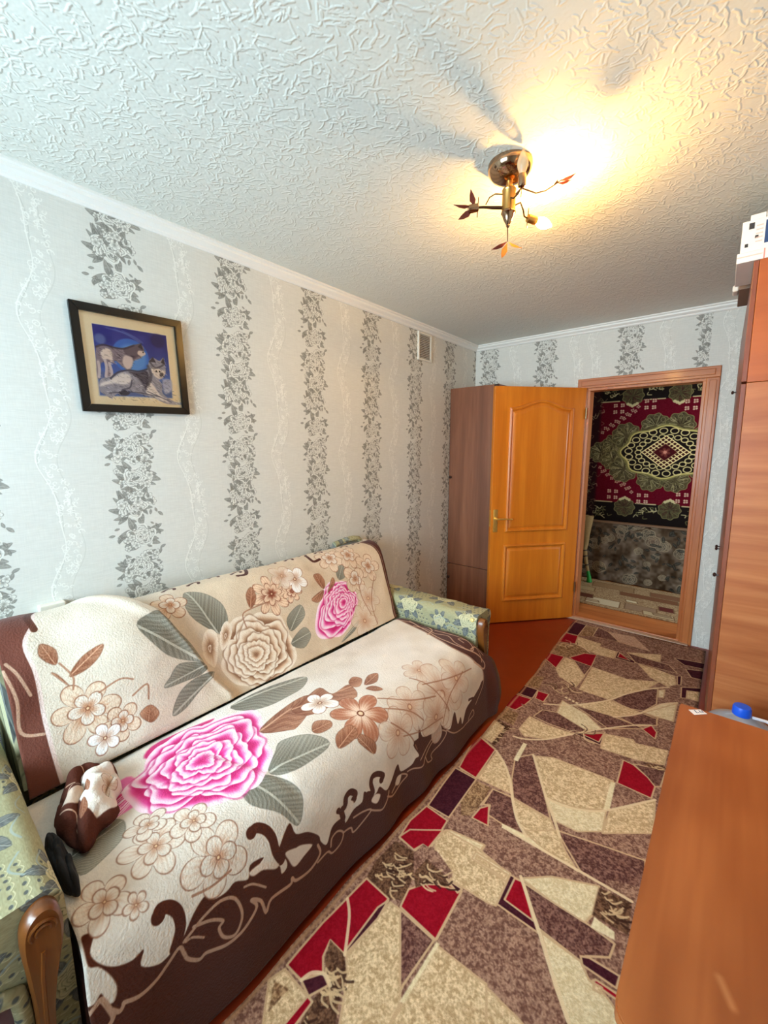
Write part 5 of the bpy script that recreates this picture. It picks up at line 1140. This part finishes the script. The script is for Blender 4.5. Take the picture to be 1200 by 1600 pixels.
st = tpart(prism('sticker', [(1.997, -2.419), (2.012, -2.437), (2.040, -2.409), (2.024, -2.396)], 0.0007, plain('white_sticker', (240, 236, 236), 0.5, noise=0.02), None, Matrix.Translation((0, 0, 0.7504)))); tag(st, 'small white paper sticker with blue marks')
bm = bmesh.new()
def pen(pts):
    bm_tube(bm, [(x, y, 0.7512) for x, y in pts], 0.0011, 5)
pen([(2.010, -2.412), (2.017, -2.423), (2.022, -2.418)]); pen([(2.020, -2.406), (2.026, -2.413), (2.031, -2.408), (2.025, -2.402)])
mk = finish('printed_mark', bm, M_BLUE, st); mk.matrix_parent_inverse = Matrix.Translation((-2.3, 2.85, 0)) if False else Matrix.Identity(4)
M_PET = clear('clear_bluish_plastic', (0.90, 0.95, 1.0), 0.06, body=0.30, body_col=(226, 226, 232))
bot = tag(empty('water_bottle', (2.145, -1.80, -0.0)), 'large clear water bottle with a blue cap standing between table and wardrobe', 'bottle')
prof = [(0.10, 0.0), (0.128, 0.012), (0.134, 0.04)]
for k in range(4): z = 0.06 + k * 0.075; prof += [(0.134, z), (0.134, z + 0.04), (0.128, z + 0.05), (0.128, z + 0.062), (0.134, z + 0.072)]
prof += [(0.134, 0.36), (0.125, 0.40), (0.095, 0.435), (0.055, 0.458), (0.032, 0.468), (0.025, 0.476), (0.025, 0.49)]
lathe('bottle_body', prof, M_PET, bot, 36); 
cp = lathe('cap', [(0.029, 0.474), (0.030, 0.478), (0.029, 0.502), (0.026, 0.509), (0.010, 0.511)], plain('bright_blue_plastic', (20, 90, 226), 0.4, noise=0.03), bot, 28); tag(cp, 'bright blue plastic cap')
tube('neck_handle', [(0.034, 0.0, 0.474), (0.07, -0.02, 0.485), (0.10, -0.035, 0.482), (0.115, -0.03, 0.462), (0.11, -0.02, 0.43)], 0.006, plain('white_handle_plastic', (222, 222, 232), 0.4), bot, 8)

# ================================================================== framed picture
def paint_wolves():
    cv = Canvas(-3.32, 1.65, -2.86, 2.10, 1500, C(252, 240, 208)); h, w = cv.h, cv.w
    cv.a += ((vnoise(h, w, 4, 1) - .5) * .02)[..., None]
    R = [(-3.239, 2.006), (-2.952, 2.015), (-2.945, 1.742), (-3.235, 1.727)]; cv.stroke(R + [R[0]], 0.004, C(250, 246, 230), 0.9, 0)
    V = (np.arange(h) + .5)[:, None] / cv.ppm + cv.v0; g = sm(1.74, 2.01, V)[..., None]
    sky = C(96, 140, 224) * (1 - g) + C(36, 44, 150) * g + ((vnoise(h, w, 50, 2) - .5) * .12)[..., None]; sky = sky.astype(np.float32)
    cv.poly(R, None, tex=np.broadcast_to(sky, cv.a.shape))
    cv.dot((-3.105, 1.90), 0.072, C(66, 128, 232), 0.9, 8); cv.dot((-3.10, 1.895), 0.055, C(110, 176, 250), 0.7, 20)
    for k in range(3): cv.stroke([(-3.19 + k * .03, 2.0), (-3.12 + k * .02, 1.99 - k * .004), (-3.07 + k * .008, 1.965)], 0.005, C(120, 150, 226), 0.45, soft=5)
    cv.dot((-3.215, 1.952), 0.02, C(120, 150, 210), 0.6, 14); cv.dot((-2.99, 1.985), 0.03, C(30, 28, 90), 0.6, 14)
    cv.poly([(-3.236, 1.83), (-3.15, 1.81), (-3.05, 1.80), (-2.947, 1.82), (-2.945, 1.742), (-3.235, 1.727)], C(92, 110, 168), 0.8, 10)
    for k, c, sf in (('wolf1', C(152, 138, 152), 3), ('w1light', C(250, 238, 232), 5), ('w1mane', C(84, 72, 92), 6), ('snow', C(190, 200, 232), 6), ('wolf2', C(170, 172, 192), 2), ('w2dark', C(70, 70, 92), 7), ('w2light', C(246, 246, 252), 6), ('w2chest', C(250, 248, 250), 5), ('w2face', C(250, 244, 240), 4), ('w2nose', C(46, 40, 48), 4), ('tail', C(60, 62, 80), 4)):
        cv.poly(WOLF[k], c, 0.95, sf, 4)
    rng = random.Random(2)
    for i in range(900):                                  # fur strokes
        P = np.array(WOLF['wolf2' if i % 3 else 'wolf1']); a, b = P[rng.randrange(len(P))], P[rng.randrange(len(P))]; p = a + (b - a) * rng.uniform(.1, .6); L = rng.uniform(.006, .014); an = rng.uniform(-.9, .1)
        c = cv.a[min(h - 1, int((p[1] - cv.v0) * cv.ppm)), min(w - 1, int((p[0] - cv.u0) * cv.ppm))].copy()
        if c[2] - c[0] > 0.2: continue
        cv.stroke([p, p + np.array([math.cos(an), math.sin(an)]) * L], 0.0018, np.clip(c + rng.choice((-.3, .2)), 0, 1), 0.7, 0)
    for q, c, sf in (([(-3.13, 1.925), (-3.10, 1.945), (-3.07, 1.955), (-3.052, 1.938), (-3.062, 1.912), (-3.09, 1.905), (-3.115, 1.905)], C(112, 100, 118), 4), ([(-3.072, 1.93), (-3.05, 1.928), (-3.046, 1.918), (-3.062, 1.908), (-3.078, 1.915)], C(238, 228, 226), 3), ([(-3.13, 1.90), (-3.10, 1.895), (-3.105, 1.86), (-3.125, 1.845), (-3.14, 1.87)], C(232, 220, 222), 5)): cv.poly(q, c, .95, sf, 4)
    for a in ([(-3.205, 1.87), (-3.202, 1.84), (-3.207, 1.805)], [(-3.19, 1.86), (-3.184, 1.83), (-3.186, 1.808)], [(-3.23, 1.86), (-3.228, 1.83), (-3.232, 1.80)]): cv.stroke(a, .010, C(222, 214, 222), .9, soft=3)
    cv.stroke([(-3.232, 1.918), (-3.205, 1.930), (-3.165, 1.926), (-3.13, 1.928), (-3.09, 1.948)], .007, C(70, 60, 80), .85, soft=4); cv.stroke([(-3.19, 1.80), (-3.16, 1.828), (-3.118, 1.842), (-3.08, 1.842), (-3.045, 1.856)], .007, C(64, 66, 90), .85, soft=4)
    cv.stroke([(-3.11, 1.80), (-3.12, 1.77), (-3.15, 1.758)], .006, C(80, 82, 106), .8, soft=4); cv.stroke([(-3.05, 1.76), (-3.0, 1.742), (-2.95, 1.722)], .004, C(90, 92, 120), .8, soft=3); cv.stroke([(-3.03, 1.888), (-3.012, 1.868), (-2.992, 1.872), (-2.975, 1.884)], .008, C(86, 84, 104), .8, soft=4)
    for e in ((-3.006, 1.853), (-2.992, 1.853)): cv.dot(e, 0.0035, C(40, 30, 20)); 
    for q in ([(-3.035, 1.89), (-3.016, 1.913), (-3.005, 1.89)], [(-2.984, 1.893), (-2.971, 1.918), (-2.966, 1.885)], [(-3.075, 1.945), (-3.06, 1.964), (-3.055, 1.935)]): cv.poly(q, C(54, 50, 64), .9, 3)
    cv.dot((-3.055, 1.925), 0.003, C(30, 24, 20)); cv.stroke([(-3.04, 1.87), (-3.03, 1.83), (-3.045, 1.79)], 0.012, C(70, 70, 88), .6, soft=6); cv.stroke([(-3.2, 1.74), (-3.1, 1.752), (-3.0, 1.742)], 0.004, C(60, 62, 86), .7, soft=4)
    return cv
PCV = paint_wolves(); M_PRINT = painted('wolf_print', PCV, 0.5)
M_BLACK = plain('black_frame_lacquer', (10, 9, 9), 0.28, noise=0.1, spec=0.4)
pic = tag(empty('framed_picture', (0.0, -3.094, 1.874)), 'square black-framed picture of two wolves by moonlight hung on the papered wall', 'picture')
pic.rotation_euler = (0.029, 0, 0)
hw, hh, fw = 0.2145, 0.2095, 0.030
def frame_bar(a, b, c, d):                                 # mitred bar in local (y, z)
    bm = bmesh.new(); pr = []
    for x in (0.004, 0.022): pr.append([bm.verts.new((x, y, z)) for y, z in (a, b, c, d)])
    for k in range(4): bm.faces.new((pr[0][k], pr[0][(k + 1) % 4], pr[1][(k + 1) % 4], pr[1][k]))
    bm.faces.new(pr[0]); bm.faces.new(pr[1][::-1]); bmesh.ops.bevel(bm, geom=bm.edges[:], offset=0.002, segments=2, affect='EDGES')
    return finish('frame_bar', bm, M_BLACK, pic, True, 0.6)
iw, ih = hw - fw, hh - fw
for q in (((-hw, -hh), (-iw, -ih), (-iw, ih), (-hw, hh)), ((hw, -hh), (iw, -ih), (iw, ih), (hw, hh)), ((-hw, -hh), (-iw, -ih), (iw, -ih), (hw, -hh)), ((-hw, hh), (-iw, ih), (iw, ih), (hw, hh))): frame_bar(*q)
pr = box('print', 0.004, 0.008, -iw - 0.004, iw + 0.004, -ih - 0.004, ih + 0.004, M_PRINT, pic, 0)
uv_planar(pr, lambda c, n: ((-3.094 + c.y - 0.029 * c.z - PCV.u0) / (PCV.u1 - PCV.u0), (1.874 + c.z + 0.029 * c.y - PCV.v0) / (PCV.v1 - PCV.v0)))
box('glass_pane', 0.011, 0.013, -iw - 0.002, iw + 0.002, -ih - 0.002, ih + 0.002, clear('picture_glass', rough=0.01, ior=1.18), pic, 0)

# ================================================================== vent grille and wall socket
M_VENT = plain('off_white_plastic', (232, 226, 212), 0.4, noise=0.03)
vent = tag(empty('vent_grille', (0.0, -0.893, 2.328)), 'small off-white vent grille high on the papered wall under the cornice', 'vent')
for a in ((-0.095, -0.078, -0.11, 0.108), (0.078, 0.095, -0.11, 0.108), (-0.078, 0.078, -0.11, -0.094), (-0.078, 0.078, 0.092, 0.108)): box('frame_bar', 0.0, 0.014, a[0], a[1], a[2], a[3], M_VENT, vent, 0.002)
box('backing', 0.0, 0.002, -0.078, 0.078, -0.094, 0.092, plain('dark_duct', (96, 70, 52), 0.9), vent, 0)
bm = bmesh.new(); bm_box(bm, -0.001, 0.001, -0.077, 0.077, -0.0048, 0.0048, 0, 1, Matrix.Rotation(1.25, 4, 'Y')); first = finish('slat', bm, M_VENT, vent)
for k in range(14):
    o = first if k == 0 else first.copy()
    if k: link(o, vent)
    o.location = (0.008, 0, -0.086 + k * 0.0132)
soc = tag(empty('wall_socket', (0.0, -3.476, 0.868)), 'white wall socket half hidden behind the near end of the sofa back', 'socket')
box('cover', 0.0, 0.034, -0.042, 0.042, -0.040, 0.040, M_VENT, soc, 0.004)
lathe('socket_well', [(0.022, 0.0), (0.022, 0.002)], plain('socket_grey', (180, 178, 170), 0.5), soc, 18, axis_matrix((0.034, 0, 0), (1, 0, 0)))
for y in (-0.009, 0.009): lathe('pin_hole', [(0.003, 0.0), (0.003, 0.001)], M_INK, soc, 10, axis_matrix((0.0362, y, 0), (1, 0, 0)))

# ================================================================== ceiling lamp
M_CHROME = plain('smoky_chrome', (170, 138, 110), 0.12, 1.0, 0.05); M_GOLD = plain('brushed_gold', (206, 160, 92), 0.28, 1.0, 0.05); M_WIRE = plain('dark_bronze_wire', (92, 66, 46), 0.3, 0.9); M_LEAF = plain('red_brown_enamel_leaf', (128, 62, 50), 0.4, noise=0.2); M_LEAFY = plain('gold_leaf', (226, 178, 92), 0.4, 0.3, noise=0.15)
LX, LY = 1.333, -2.309
lamp = tag(empty('ceiling_lamp', (LX, LY, H_CEIL)), 'metal ceiling lamp with curling arms, enamel leaves and one lit candle bulb', 'lamp')
def L(x, y, z): return (x - LX, y - LY, z - H_CEIL)
lathe('canopy', [(0.0755, -0.0005), (0.0765, -0.010), (0.073, -0.024), (0.060, -0.040), (0.038, -0.051), (0.015, -0.056)], M_CHROME, lamp, 40)
lathe('stem', [(0.011, -0.052), (0.011, -0.078), (0.024, -0.080), (0.025, -0.084), (0.023, -0.088), (0.023, -0.150)], M_GOLD, lamp, 28)
lathe('finial', [(0.023, -0.150), (0.0255, -0.153), (0.0255, -0.157), (0.022, -0.160), (0.017, -0.176), (0.008, -0.192), (0.006, -0.195), (0.007, -0.198), (0.004, -0.203), (0.0005, -0.205)], M_CHROME, lamp, 28)
def leaf_blade(p, tip, width, mat, up):
    p, tip = Vector(p), Vector(tip); d = tip - p; n = d.cross(Vector(up)).normalized(); k = d.cross(n).normalized() * 0.006
    bm = bmesh.new(); prof = [(0, 0.02), (0.15, 0.35), (0.4, 1), (0.7, 0.7), (1, 0.02)]; R = []
    for t, w in prof: c = p + d * t + k * math.sin(PI * t); R.append([bm.verts.new(c - n * w * width), bm.verts.new(c + k * 0.3), bm.verts.new(c + n * w * width)])
    for a, b in zip(R, R[1:]):
        bm.faces.new((a[0], a[1], b[1], b[0])); bm.faces.new((a[1], a[2], b[2], b[1]))
    bmesh.ops.solidify(bm, geom=bm.faces[:], thickness=0.0008)
    return finish('leaf', bm, mat, lamp, True, 1.0)
CAMR = Vector((0.767, 0.641, 0)); 
# three arms with sockets
def arm(pts): return tube('arm', [L(*p) for p in pts], 0.0028, M_WIRE, lamp, 8)
def socket(p, d, length=0.036, mat=None): return lathe('socket', [(0.005, -0.004), (0.0125, 0.0), (0.0135, 0.006), (0.0135, length - 0.004), (0.0125, length)], mat or M_CHROME, lamp, 18, axis_matrix(L(*p), d))
def candle(p, d, mat, name='bulb'): return lathe(name, [(0.009, 0.0), (0.012, 0.008), (0.0172, 0.022), (0.0180, 0.032), (0.0150, 0.046), (0.0085, 0.060), (0.0035, 0.069), (0.0006, 0.072)], mat, lamp, 20, axis_matrix(L(*p), d))
# lit one, pointing to the right and down
dR = (Vector((1.417, -2.150, 2.328)) - Vector((1.372, -2.222, 2.337))).normalized()
arm([(1.345, -2.292, 2.36), (1.362, -2.275, 2.372), (1.368, -2.262, 2.350), (1.367, -2.250, 2.336), (1.368, -2.236, 2.336), (1.371, -2.226, 2.337)])
socket((1.371, -2.226, 2.337), dR, 0.038, M_GOLD)
lit = candle(tuple(Vector((1.371, -2.226, 2.337)) + dR * 0.036), dR, glow('glowing_bulb', (1.0, 0.53, 0.13), LAMP_STRENGTH)); tag(lit, 'glowing candle bulb')
# unlit one, standing upright on the near side
arm([(1.348, -2.325, 2.372), (1.362, -2.333, 2.362), (1.382, -2.345, 2.364), (1.398, -2.356, 2.372)])
socket((1.400, -2.358, 2.374), (0.04, -0.10, 1), 0.036)
candle((1.4015, -2.3615, 2.409), (0.04, -0.10, 1), clear('frosted_bulb_glass', (1, 0.97, 0.92), 0.15, body=0.35, body_col=(236, 214, 176)))
# empty one to the left
dl = Vector((1.215, -2.405, 2.345)) - Vector((1.245, -2.381, 2.352)); dl.normalize()
tube('arm', [L(1.315, -2.322, 2.352), L(1.29, -2.343, 2.352), L(1.265, -2.364, 2.354), L(1.25, -2.377, 2.353)], [0.006, 0.0055, 0.0045, 0.004], M_WIRE, lamp, 8)
socket((1.249, -2.378, 2.353), dl, 0.034)
for p in ((1.249, -2.378, 2.353), (1.371, -2.226, 2.337), (1.400, -2.358, 2.374)):
    q = Vector(p); tube('cross_pin', [L(*(q + Vector((-0.004, 0.004, -0.03)))), L(*(q + Vector((0.004, -0.004, 0.03))))], 0.0016, M_WIRE, lamp, 6)
# three leaf sprays
tube('leaf_stem', [L(1.316, -2.322, 2.395), L(1.295, -2.340, 2.396), L(1.28, -2.352, 2.385), L(1.27, -2.360, 2.362)], 0.0022, M_WIRE, lamp, 6)
b0 = Vector((1.240, -2.386, 2.356))
leaf_blade(L(*b0), L(1.229, -2.396, 2.412), 0.011, M_LEAF, CAMR.cross(Vector((0, 0, 1)))); leaf_blade(L(1.235, -2.39, 2.358), L(1.183, -2.434, 2.362), 0.009, M_LEAF, (0, 0.3, 1)); leaf_blade(L(1.238, -2.387, 2.35), L(1.197, -2.424, 2.312), 0.011, M_LEAF, CAMR.cross(Vector((0, 0, 1))))
tube('leaf_stem', [L(1.352, -2.302, 2.388), L(1.375, -2.303, 2.402), L(1.398, -2.300, 2.388), L(1.425, -2.296, 2.371), L(1.455, -2.290, 2.370), L(1.488, -2.284, 2.382), L(1.505, -2.281, 2.390)], [0.003, 0.003, 0.003, 0.0028, 0.0024, 0.002, 0.0018], M_WIRE, lamp, 8)
leaf_blade(L(1.498, -2.283, 2.388), L(1.545, -2.265, 2.402), 0.009, M_LEAF, (0, -1, 0.3)); leaf_blade(L(1.490, -2.285, 2.384), L(1.535, -2.272, 2.384), 0.009, M_LEAF, (0, -1, 0.6)); leaf_blade(L(1.48, -2.287, 2.380), L(1.494, -2.287, 2.394), 0.006, M_WIRE, (0, -1, 0.2))
tube('leaf_stem', [L(1.322, -2.288, 2.338), L(1.300, -2.240, 2.330), L(1.275, -2.180, 2.322), L(1.259, -2.145, 2.320)], [0.0028, 0.0022, 0.0018, 0.0016], M_WIRE, lamp, 6)
leaf_blade(L(1.259, -2.145, 2.320), L(1.180, -2.125, 2.318), 0.010, M_LEAF, (0.3, 0.3, 1)); leaf_blade(L(1.257, -2.140, 2.318), L(1.195, -2.055, 2.305), 0.012, M_LEAFY, (0.3, 0.3, 1)); leaf_blade(L(1.261, -2.140, 2.320), L(1.285, -2.060, 2.318), 0.012, M_LEAFY, (0.3, 0.3, 1))

# ================================================================== beyond the doorway
def paint_hall_carpet():
    cv = Canvas(0.45, 0.62, 2.45, 2.36, 420, C(92, 6, 24)); h, w = cv.h, cv.w; rng = random.Random(8)
    cv.a += ((vnoise(h, w, 2, 1) - .5) * .06)[..., None]
    blk, olv, crm, red = C(26, 18, 16), C(112, 104, 66), C(206, 190, 140), C(96, 6, 26)
    def frill(cx, cy, r, n=60, c1=olv, c2=crm, dark=blk):
        q = [(cx + r * (1 + 0.07 * math.cos(9 * a)) * math.cos(a), cy + r * (1 + 0.07 * math.cos(9 * a)) * math.sin(a)) for a in np.linspace(0, 6.28, 50)[:-1]]
        cv.poly(q, C(78, 70, 46), .95, outline=C(120, 108, 70), ow=0.006)
        for k in range(n):
            a = 6.28 * k / n + rng.uniform(-.06, .06); r0 = rng.uniform(.1, .5) * r; r1 = rng.uniform(.6, .98) * r
            cv.stroke([(cx + r0 * math.cos(a), cy + r0 * math.sin(a)), (cx + r1 * math.cos(a + .1), cy + r1 * math.sin(a + .1))], 0.005, rng.choice((c1, c2, c1, dark)), .6, 0)
        for k in range(8):
            a = 6.28 * k / 8; cv.stroke([(cx + r * .72 * math.cos(a) + .022 * math.cos(t), cy + r * .72 * math.sin(a) + .022 * math.sin(t)) for t in np.linspace(0, 6.28, 9)], 0.005, c2, .4, 0)
    # borders: top, bottom, left
    for y0, y1, s in ((2.03, 2.40, 1), (0.60, 0.895, -1)):
        cv.poly([(0.4, y0), (2.5, y0), (2.5, y1), (0.4, y1)], blk)
        yl = y0 if s > 0 else y1
        for x in np.arange(0.66, 2.5, 0.43):
            cv.stroke([(x + 0.13, yl), (x + 0.32, yl)], 0.013, crm, .85, 0)
            frill(x + 0.02, yl + s * 0.05, 0.10, 40, C(70, 26, 30), olv, C(40, 14, 18)); 
            for k in range(5): cv.dot((x + 0.02 + (k - 2) * 0.022, yl - s * (0.06 - 0.012 * abs(k - 2))), 0.016, crm, .9)
            for k in range(14): 
                a = rng.random() * 6.28; px, py = x + 0.22 + rng.uniform(-.09, .09), yl + s * rng.uniform(0.06, 0.17)
                cv.stroke([(px, py), (px + .03 * math.cos(a), py + .025 * math.sin(a)), (px + .045 * math.cos(a + 1), py + .04 * math.sin(a + 1))], 0.010, crm if k % 2 else olv, .75)
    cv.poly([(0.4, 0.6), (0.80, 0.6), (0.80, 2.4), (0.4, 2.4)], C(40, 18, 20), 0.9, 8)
    for k in range(150):
        a = rng.random() * 6.28; px, py = rng.uniform(0.5, 0.82), rng.uniform(0.75, 2.3); cv.stroke([(px, py), (px + .03 * math.cos(a), py + .03 * math.sin(a)), (px + .05 * math.cos(a + 1), py + .04 * math.sin(a + 1))], 0.008, rng.choice((crm, olv, C(150, 120, 90))), .55)
    # small flower squares on the red field
    for cx in (0.98, 1.28, 1.64, 1.98, 2.3):
        for cy in (1.95, 0.985):
            sgn = 1 if cy > 1.5 else -1
            for dx in (-.035, .035):
                for dy in (-.035, .035): cv.flower((cx + dx, cy + dy + (0.03 * sgn if cx == 1.28 else 0)), 0.026, 4, C(160, 120, 96), C(214, 176, 150), C(90, 20, 30), 1)
    for k in range(14):
        t = k / 13; 
        for sgn in (1, -1): cv.flower((0.83 + 0.34 * t, 1.49 + sgn * (0.20 + 0.24 * t + 0.03 * (k % 2))), 0.022, 4, C(150, 110, 90), C(200, 160, 136), C(90, 20, 30), k)
    # medallion
    mx, my = 1.452, 1.465
    for dx, dy, r in ((-.62, 0, .12), (.62, 0, .12), (-.50, .09, .11), (-.50, -.09, .11), (.50, .09, .11), (.50, -.09, .11), (-.38, .18, .14), (-.38, -.19, .14), (.38, .18, .14), (.38, -.19, .14), (-.11, .28, .13), (.11, .28, .13), (-.11, -.29, .13), (.11, -.29, .13)):
        frill(mx + dx, my + dy, r, 70)
    el = [(mx + 0.43 * math.cos(t) * (1 + .06 * math.cos(8 * t)), my + 0.285 * math.sin(t) * (1 + .06 * math.cos(8 * t))) for t in np.linspace(0, 6.28, 60)[:-1]]
    cv.poly(el, C(120, 110, 66)); cv.poly([(mx + (p[0] - mx) * .93, my + (p[1] - my) * .93) for p in el], blk, outline=C(190, 172, 104), ow=0.012)
    for k in range(22):
        a = 6.28 * k / 22
        for q, r in ((0.80, 0.036), (0.58, 0.030)):
            x, y = mx + 0.43 * q * math.cos(a + q), my + 0.285 * q * math.sin(a + q); cv.stroke([(x + r * math.cos(t), y + r * .8 * math.sin(t)) for t in np.linspace(0, 6.28, 12)], 0.010, C(222, 200, 138), .9, 0)
    dia = [(mx, my + .175), (mx + .215, my), (mx, my - .175), (mx - .215, my)]
    cv.poly(dia, C(56, 20, 18)); 
    for k in range(9):
        t = k / 8
        a = np.array(dia[0]) * (1 - t) + np.array(dia[1]) * t; b = np.array(dia[3]) * (1 - t) + np.array(dia[2]) * t; cv.stroke([a, b], 0.010, C(232, 208, 148), 1, 0)
        a = np.array(dia[0]) * (1 - t) + np.array(dia[3]) * t; b = np.array(dia[1]) * (1 - t) + np.array(dia[2]) * t; cv.stroke([a, b], 0.010, C(232, 208, 148), 1, 0)
    cv.poly([(mx, my + .09), (mx + .11, my), (mx, my - .09), (mx - .11, my)], C(66, 14, 18)); cv.flower((mx, my), 0.055, 6, C(170, 96, 80), C(96, 40, 36), C(40, 14, 14), 2); cv.dot((mx, my), .016, C(200, 130, 110))
    return cv
HCV = paint_hall_carpet(); M_HC = painted('wall_carpet_pile', HCV, 0.95, 0.001, fine=0.0015, fine_scale=300, spec=0.1)
o = box('wall_carpet', 0.46, 2.44, 1.545, 1.558, 0.63, 2.35, M_HC, None, 0.002)
uv_planar(o, lambda c, n: ((c.x - HCV.u0) / (HCV.u1 - HCV.u0), (c.z - HCV.v0) / (HCV.v1 - HCV.v0)))
tag(o, 'dark red carpet with a lattice medallion hung on the wall beyond the doorway', 'carpet')
def paint_cover():
    cv = Canvas(0, 0, 1.6, 0.75, 420, C(92, 74, 58)); h, w = cv.h, cv.w; rng = random.Random(6)
    cv.a += ((vnoise(h, w, 40, 1) - .5) * .22 + (vnoise(h, w, 12, 2) - .5) * .18)[..., None]
    for i in range(46):
        x, y = rng.uniform(0, 1.6), rng.uniform(0, .75); r = rng.uniform(.03, .085)
        cv.rose((x, y), [(x + r * math.cos(t), y + r * .9 * math.sin(t)) for t in np.linspace(0, 6.28, 11)[:-1]], C(44, 36, 32), rng.choice((C(96, 72, 60), C(84, 74, 64), C(112, 92, 72))), C(146, 128, 104), i, 4)
    for i in range(170):
        x, y, a = rng.uniform(0, 1.6), rng.uniform(0, .75), rng.random() * 6.28; L_ = rng.uniform(.03, .07); d = np.array([math.cos(a), math.sin(a)]); n = np.array([-d[1], d[0]]); p = np.array([x, y])
        cv.leaf([tuple(p), tuple(p + d * L_ * .5 + n * L_ * .22), tuple(p + d * L_), tuple(p + d * L_ * .5 - n * L_ * .22)], C(30, 28, 26), C(120, 116, 100), 3, 4, alpha=.8)
    return cv
KCV = paint_cover(); M_COVER = painted('dark_floral_cover', KCV, 0.85, fine=0.001, spec=0.1)
cou = tag(empty('covered_bench', (1.45, 1.42, 0)), 'low bench under a dark floral cover below the wall carpet beyond the doorway', 'bench')
def kp(o): o.parent = cou; o.matrix_parent_inverse = Matrix.Translation((-1.45, -1.42, 0)); return o
kp(box('frame', 0.74, 2.30, 1.375, 1.53, 0.0, 0.665, M_DARK, None, 0.01))
nu, nv = 160, 40; xx = np.linspace(0.72, 2.30, nu)[:, None].repeat(nv, 1); zz = np.linspace(0.012, 0.672, nv)[None, :].repeat(nu, 0)
yy = 1.335 + (0.014 * np.sin(xx * 25) + 0.008 * np.sin(xx * 43 + 1)) * (1.1 - zz / 0.672)
kp(surface('cover', np.stack([xx, yy, zz], -1), M_COVER, None, np.stack([(xx - 0.72) / 1.6, zz / 0.75], -1)))
kp(box('top_rail', 0.74, 2.30, 1.325, 1.40, 0.674, 0.692, plain('worn_wood_rail', (122, 88, 62), 0.6), None, 0.004))
def paint_hall_rug():
    cv = Canvas(0.3, 0.4, 2.6, 1.32, 420, C(170, 140, 104)); h, w = cv.h, cv.w; rng = random.Random(12)
    n = np.clip((vnoise(h, w, 3, 1) - .5) * 1.6 + .5, 0, 1)[..., None]; cv.a = C(140, 108, 78) * (1 - n) + C(186, 156, 118) * n
    for x, y, a, b, c in ((1.02, .56, .30, .18, (208, 190, 158)), (1.36, .58, .26, .16, (150, 120, 96)), (1.34, .74, .10, .06, (222, 206, 170)), (0.84, .66, .22, .12, (92, 48, 34)), (0.72, .9, .3, .14, (176, 150, 110)), (1.62, .70, .12, .12, (92, 36, 34)), (1.52, .50, .24, .10, (196, 172, 134)), (1.6, .51, .14, .05, (150, 124, 96)), (1.25, .95, .5, .12, (120, 76, 52)), (1.9, .7, .3, .2, (150, 110, 80)), (0.95, 1.12, .4, .16, (150, 116, 82)), (1.02, .54, .12, .05, (176, 152, 122)), (1.5, 1.1, .5, .14, (126, 84, 60))):
        cv.poly([(x, y - b / 2), (x + a, y - b / 2), (x + a - .02, y + b / 2), (x - .02, y + b / 2)], C(*c), .9, outline=C(120, 88, 62), ow=.008)
    return cv
RCV = paint_hall_rug(); M_HR = painted('hall_rug_pile', RCV, 0.95, 0.001, fine=0.001, spec=0.1)
o = box('hall_rug', 0.3, 2.6, 0.42, 1.30, 0.0005, 0.012, M_HR, None, 0.003); uv_planar(o, lambda c, n: ((c.x - RCV.u0) / (RCV.u1 - RCV.u0), (c.y - RCV.v0) / (RCV.v1 - RCV.v0)))
tag(o, 'beige and brown patchwork-patterned rug on the hall floor beyond the threshold', 'rug')
# broom standing on its green handle tip beside the bench
M_STRAW = plain('tan_broom_straw', (156, 124, 76), 0.8, noise=0.3, scale=90, bump=0.002)
br = tag(empty('broom', (0.885, 1.14, 0.012)), 'tan broom with a green tip leaning beside the floral bench beyond the doorway', 'broom')
tube('handle', [(-0.012, 0, 0.125), (-0.045, 0.02, 0.24), (-0.075, 0.05, 0.36), (-0.07, 0.07, 0.44)], [0.016, 0.020, 0.026, 0.030], M_STRAW, br, 12)
bm = bmesh.new(); R = []
for t, wx, wy in ((0, .030, .028), (.3, .040, .030), (.7, .062, .034), (1, .078, .036)):
    c = Vector((-0.07 - 0.02 * t, 0.07 + 0.03 * t, 0.44 + 0.30 * t)); R.append([bm.verts.new(c + Vector((wx * math.cos(a), wy * math.sin(a), 0.006 * math.sin(5 * a)))) for a in np.linspace(0, 6.28, 17)[:-1]])
for a, b_ in zip(R, R[1:]):
    for k in range(16): bm.faces.new((a[k], a[(k + 1) % 16], b_[(k + 1) % 16], b_[k]))
bm.faces.new(R[0][::-1]); bm.faces.new(R[-1]); finish('bristles', bm, M_STRAW, br, True, 0.9)
for i, (x, y, z, r) in enumerate(((-0.03, 0.01, 0.19, .0195), (-0.055, 0.03, 0.285, .0245), (-0.07, 0.045, 0.345, .0275))): lathe('binding', [(r, -0.006), (r + .002, 0), (r, 0.006)], M_DARK, br, 14, axis_matrix((x, y, z), (-0.35, 0.2, 1)))
tg = tube('tip', [(0.012, -0.006, 0.002), (0.004, -0.003, 0.06), (-0.012, 0.0, 0.125)], [0.030, 0.022, 0.017], plain('green_plastic', (30, 140, 46), 0.5), br, 12); tag(tg, 'bright green plastic tip')
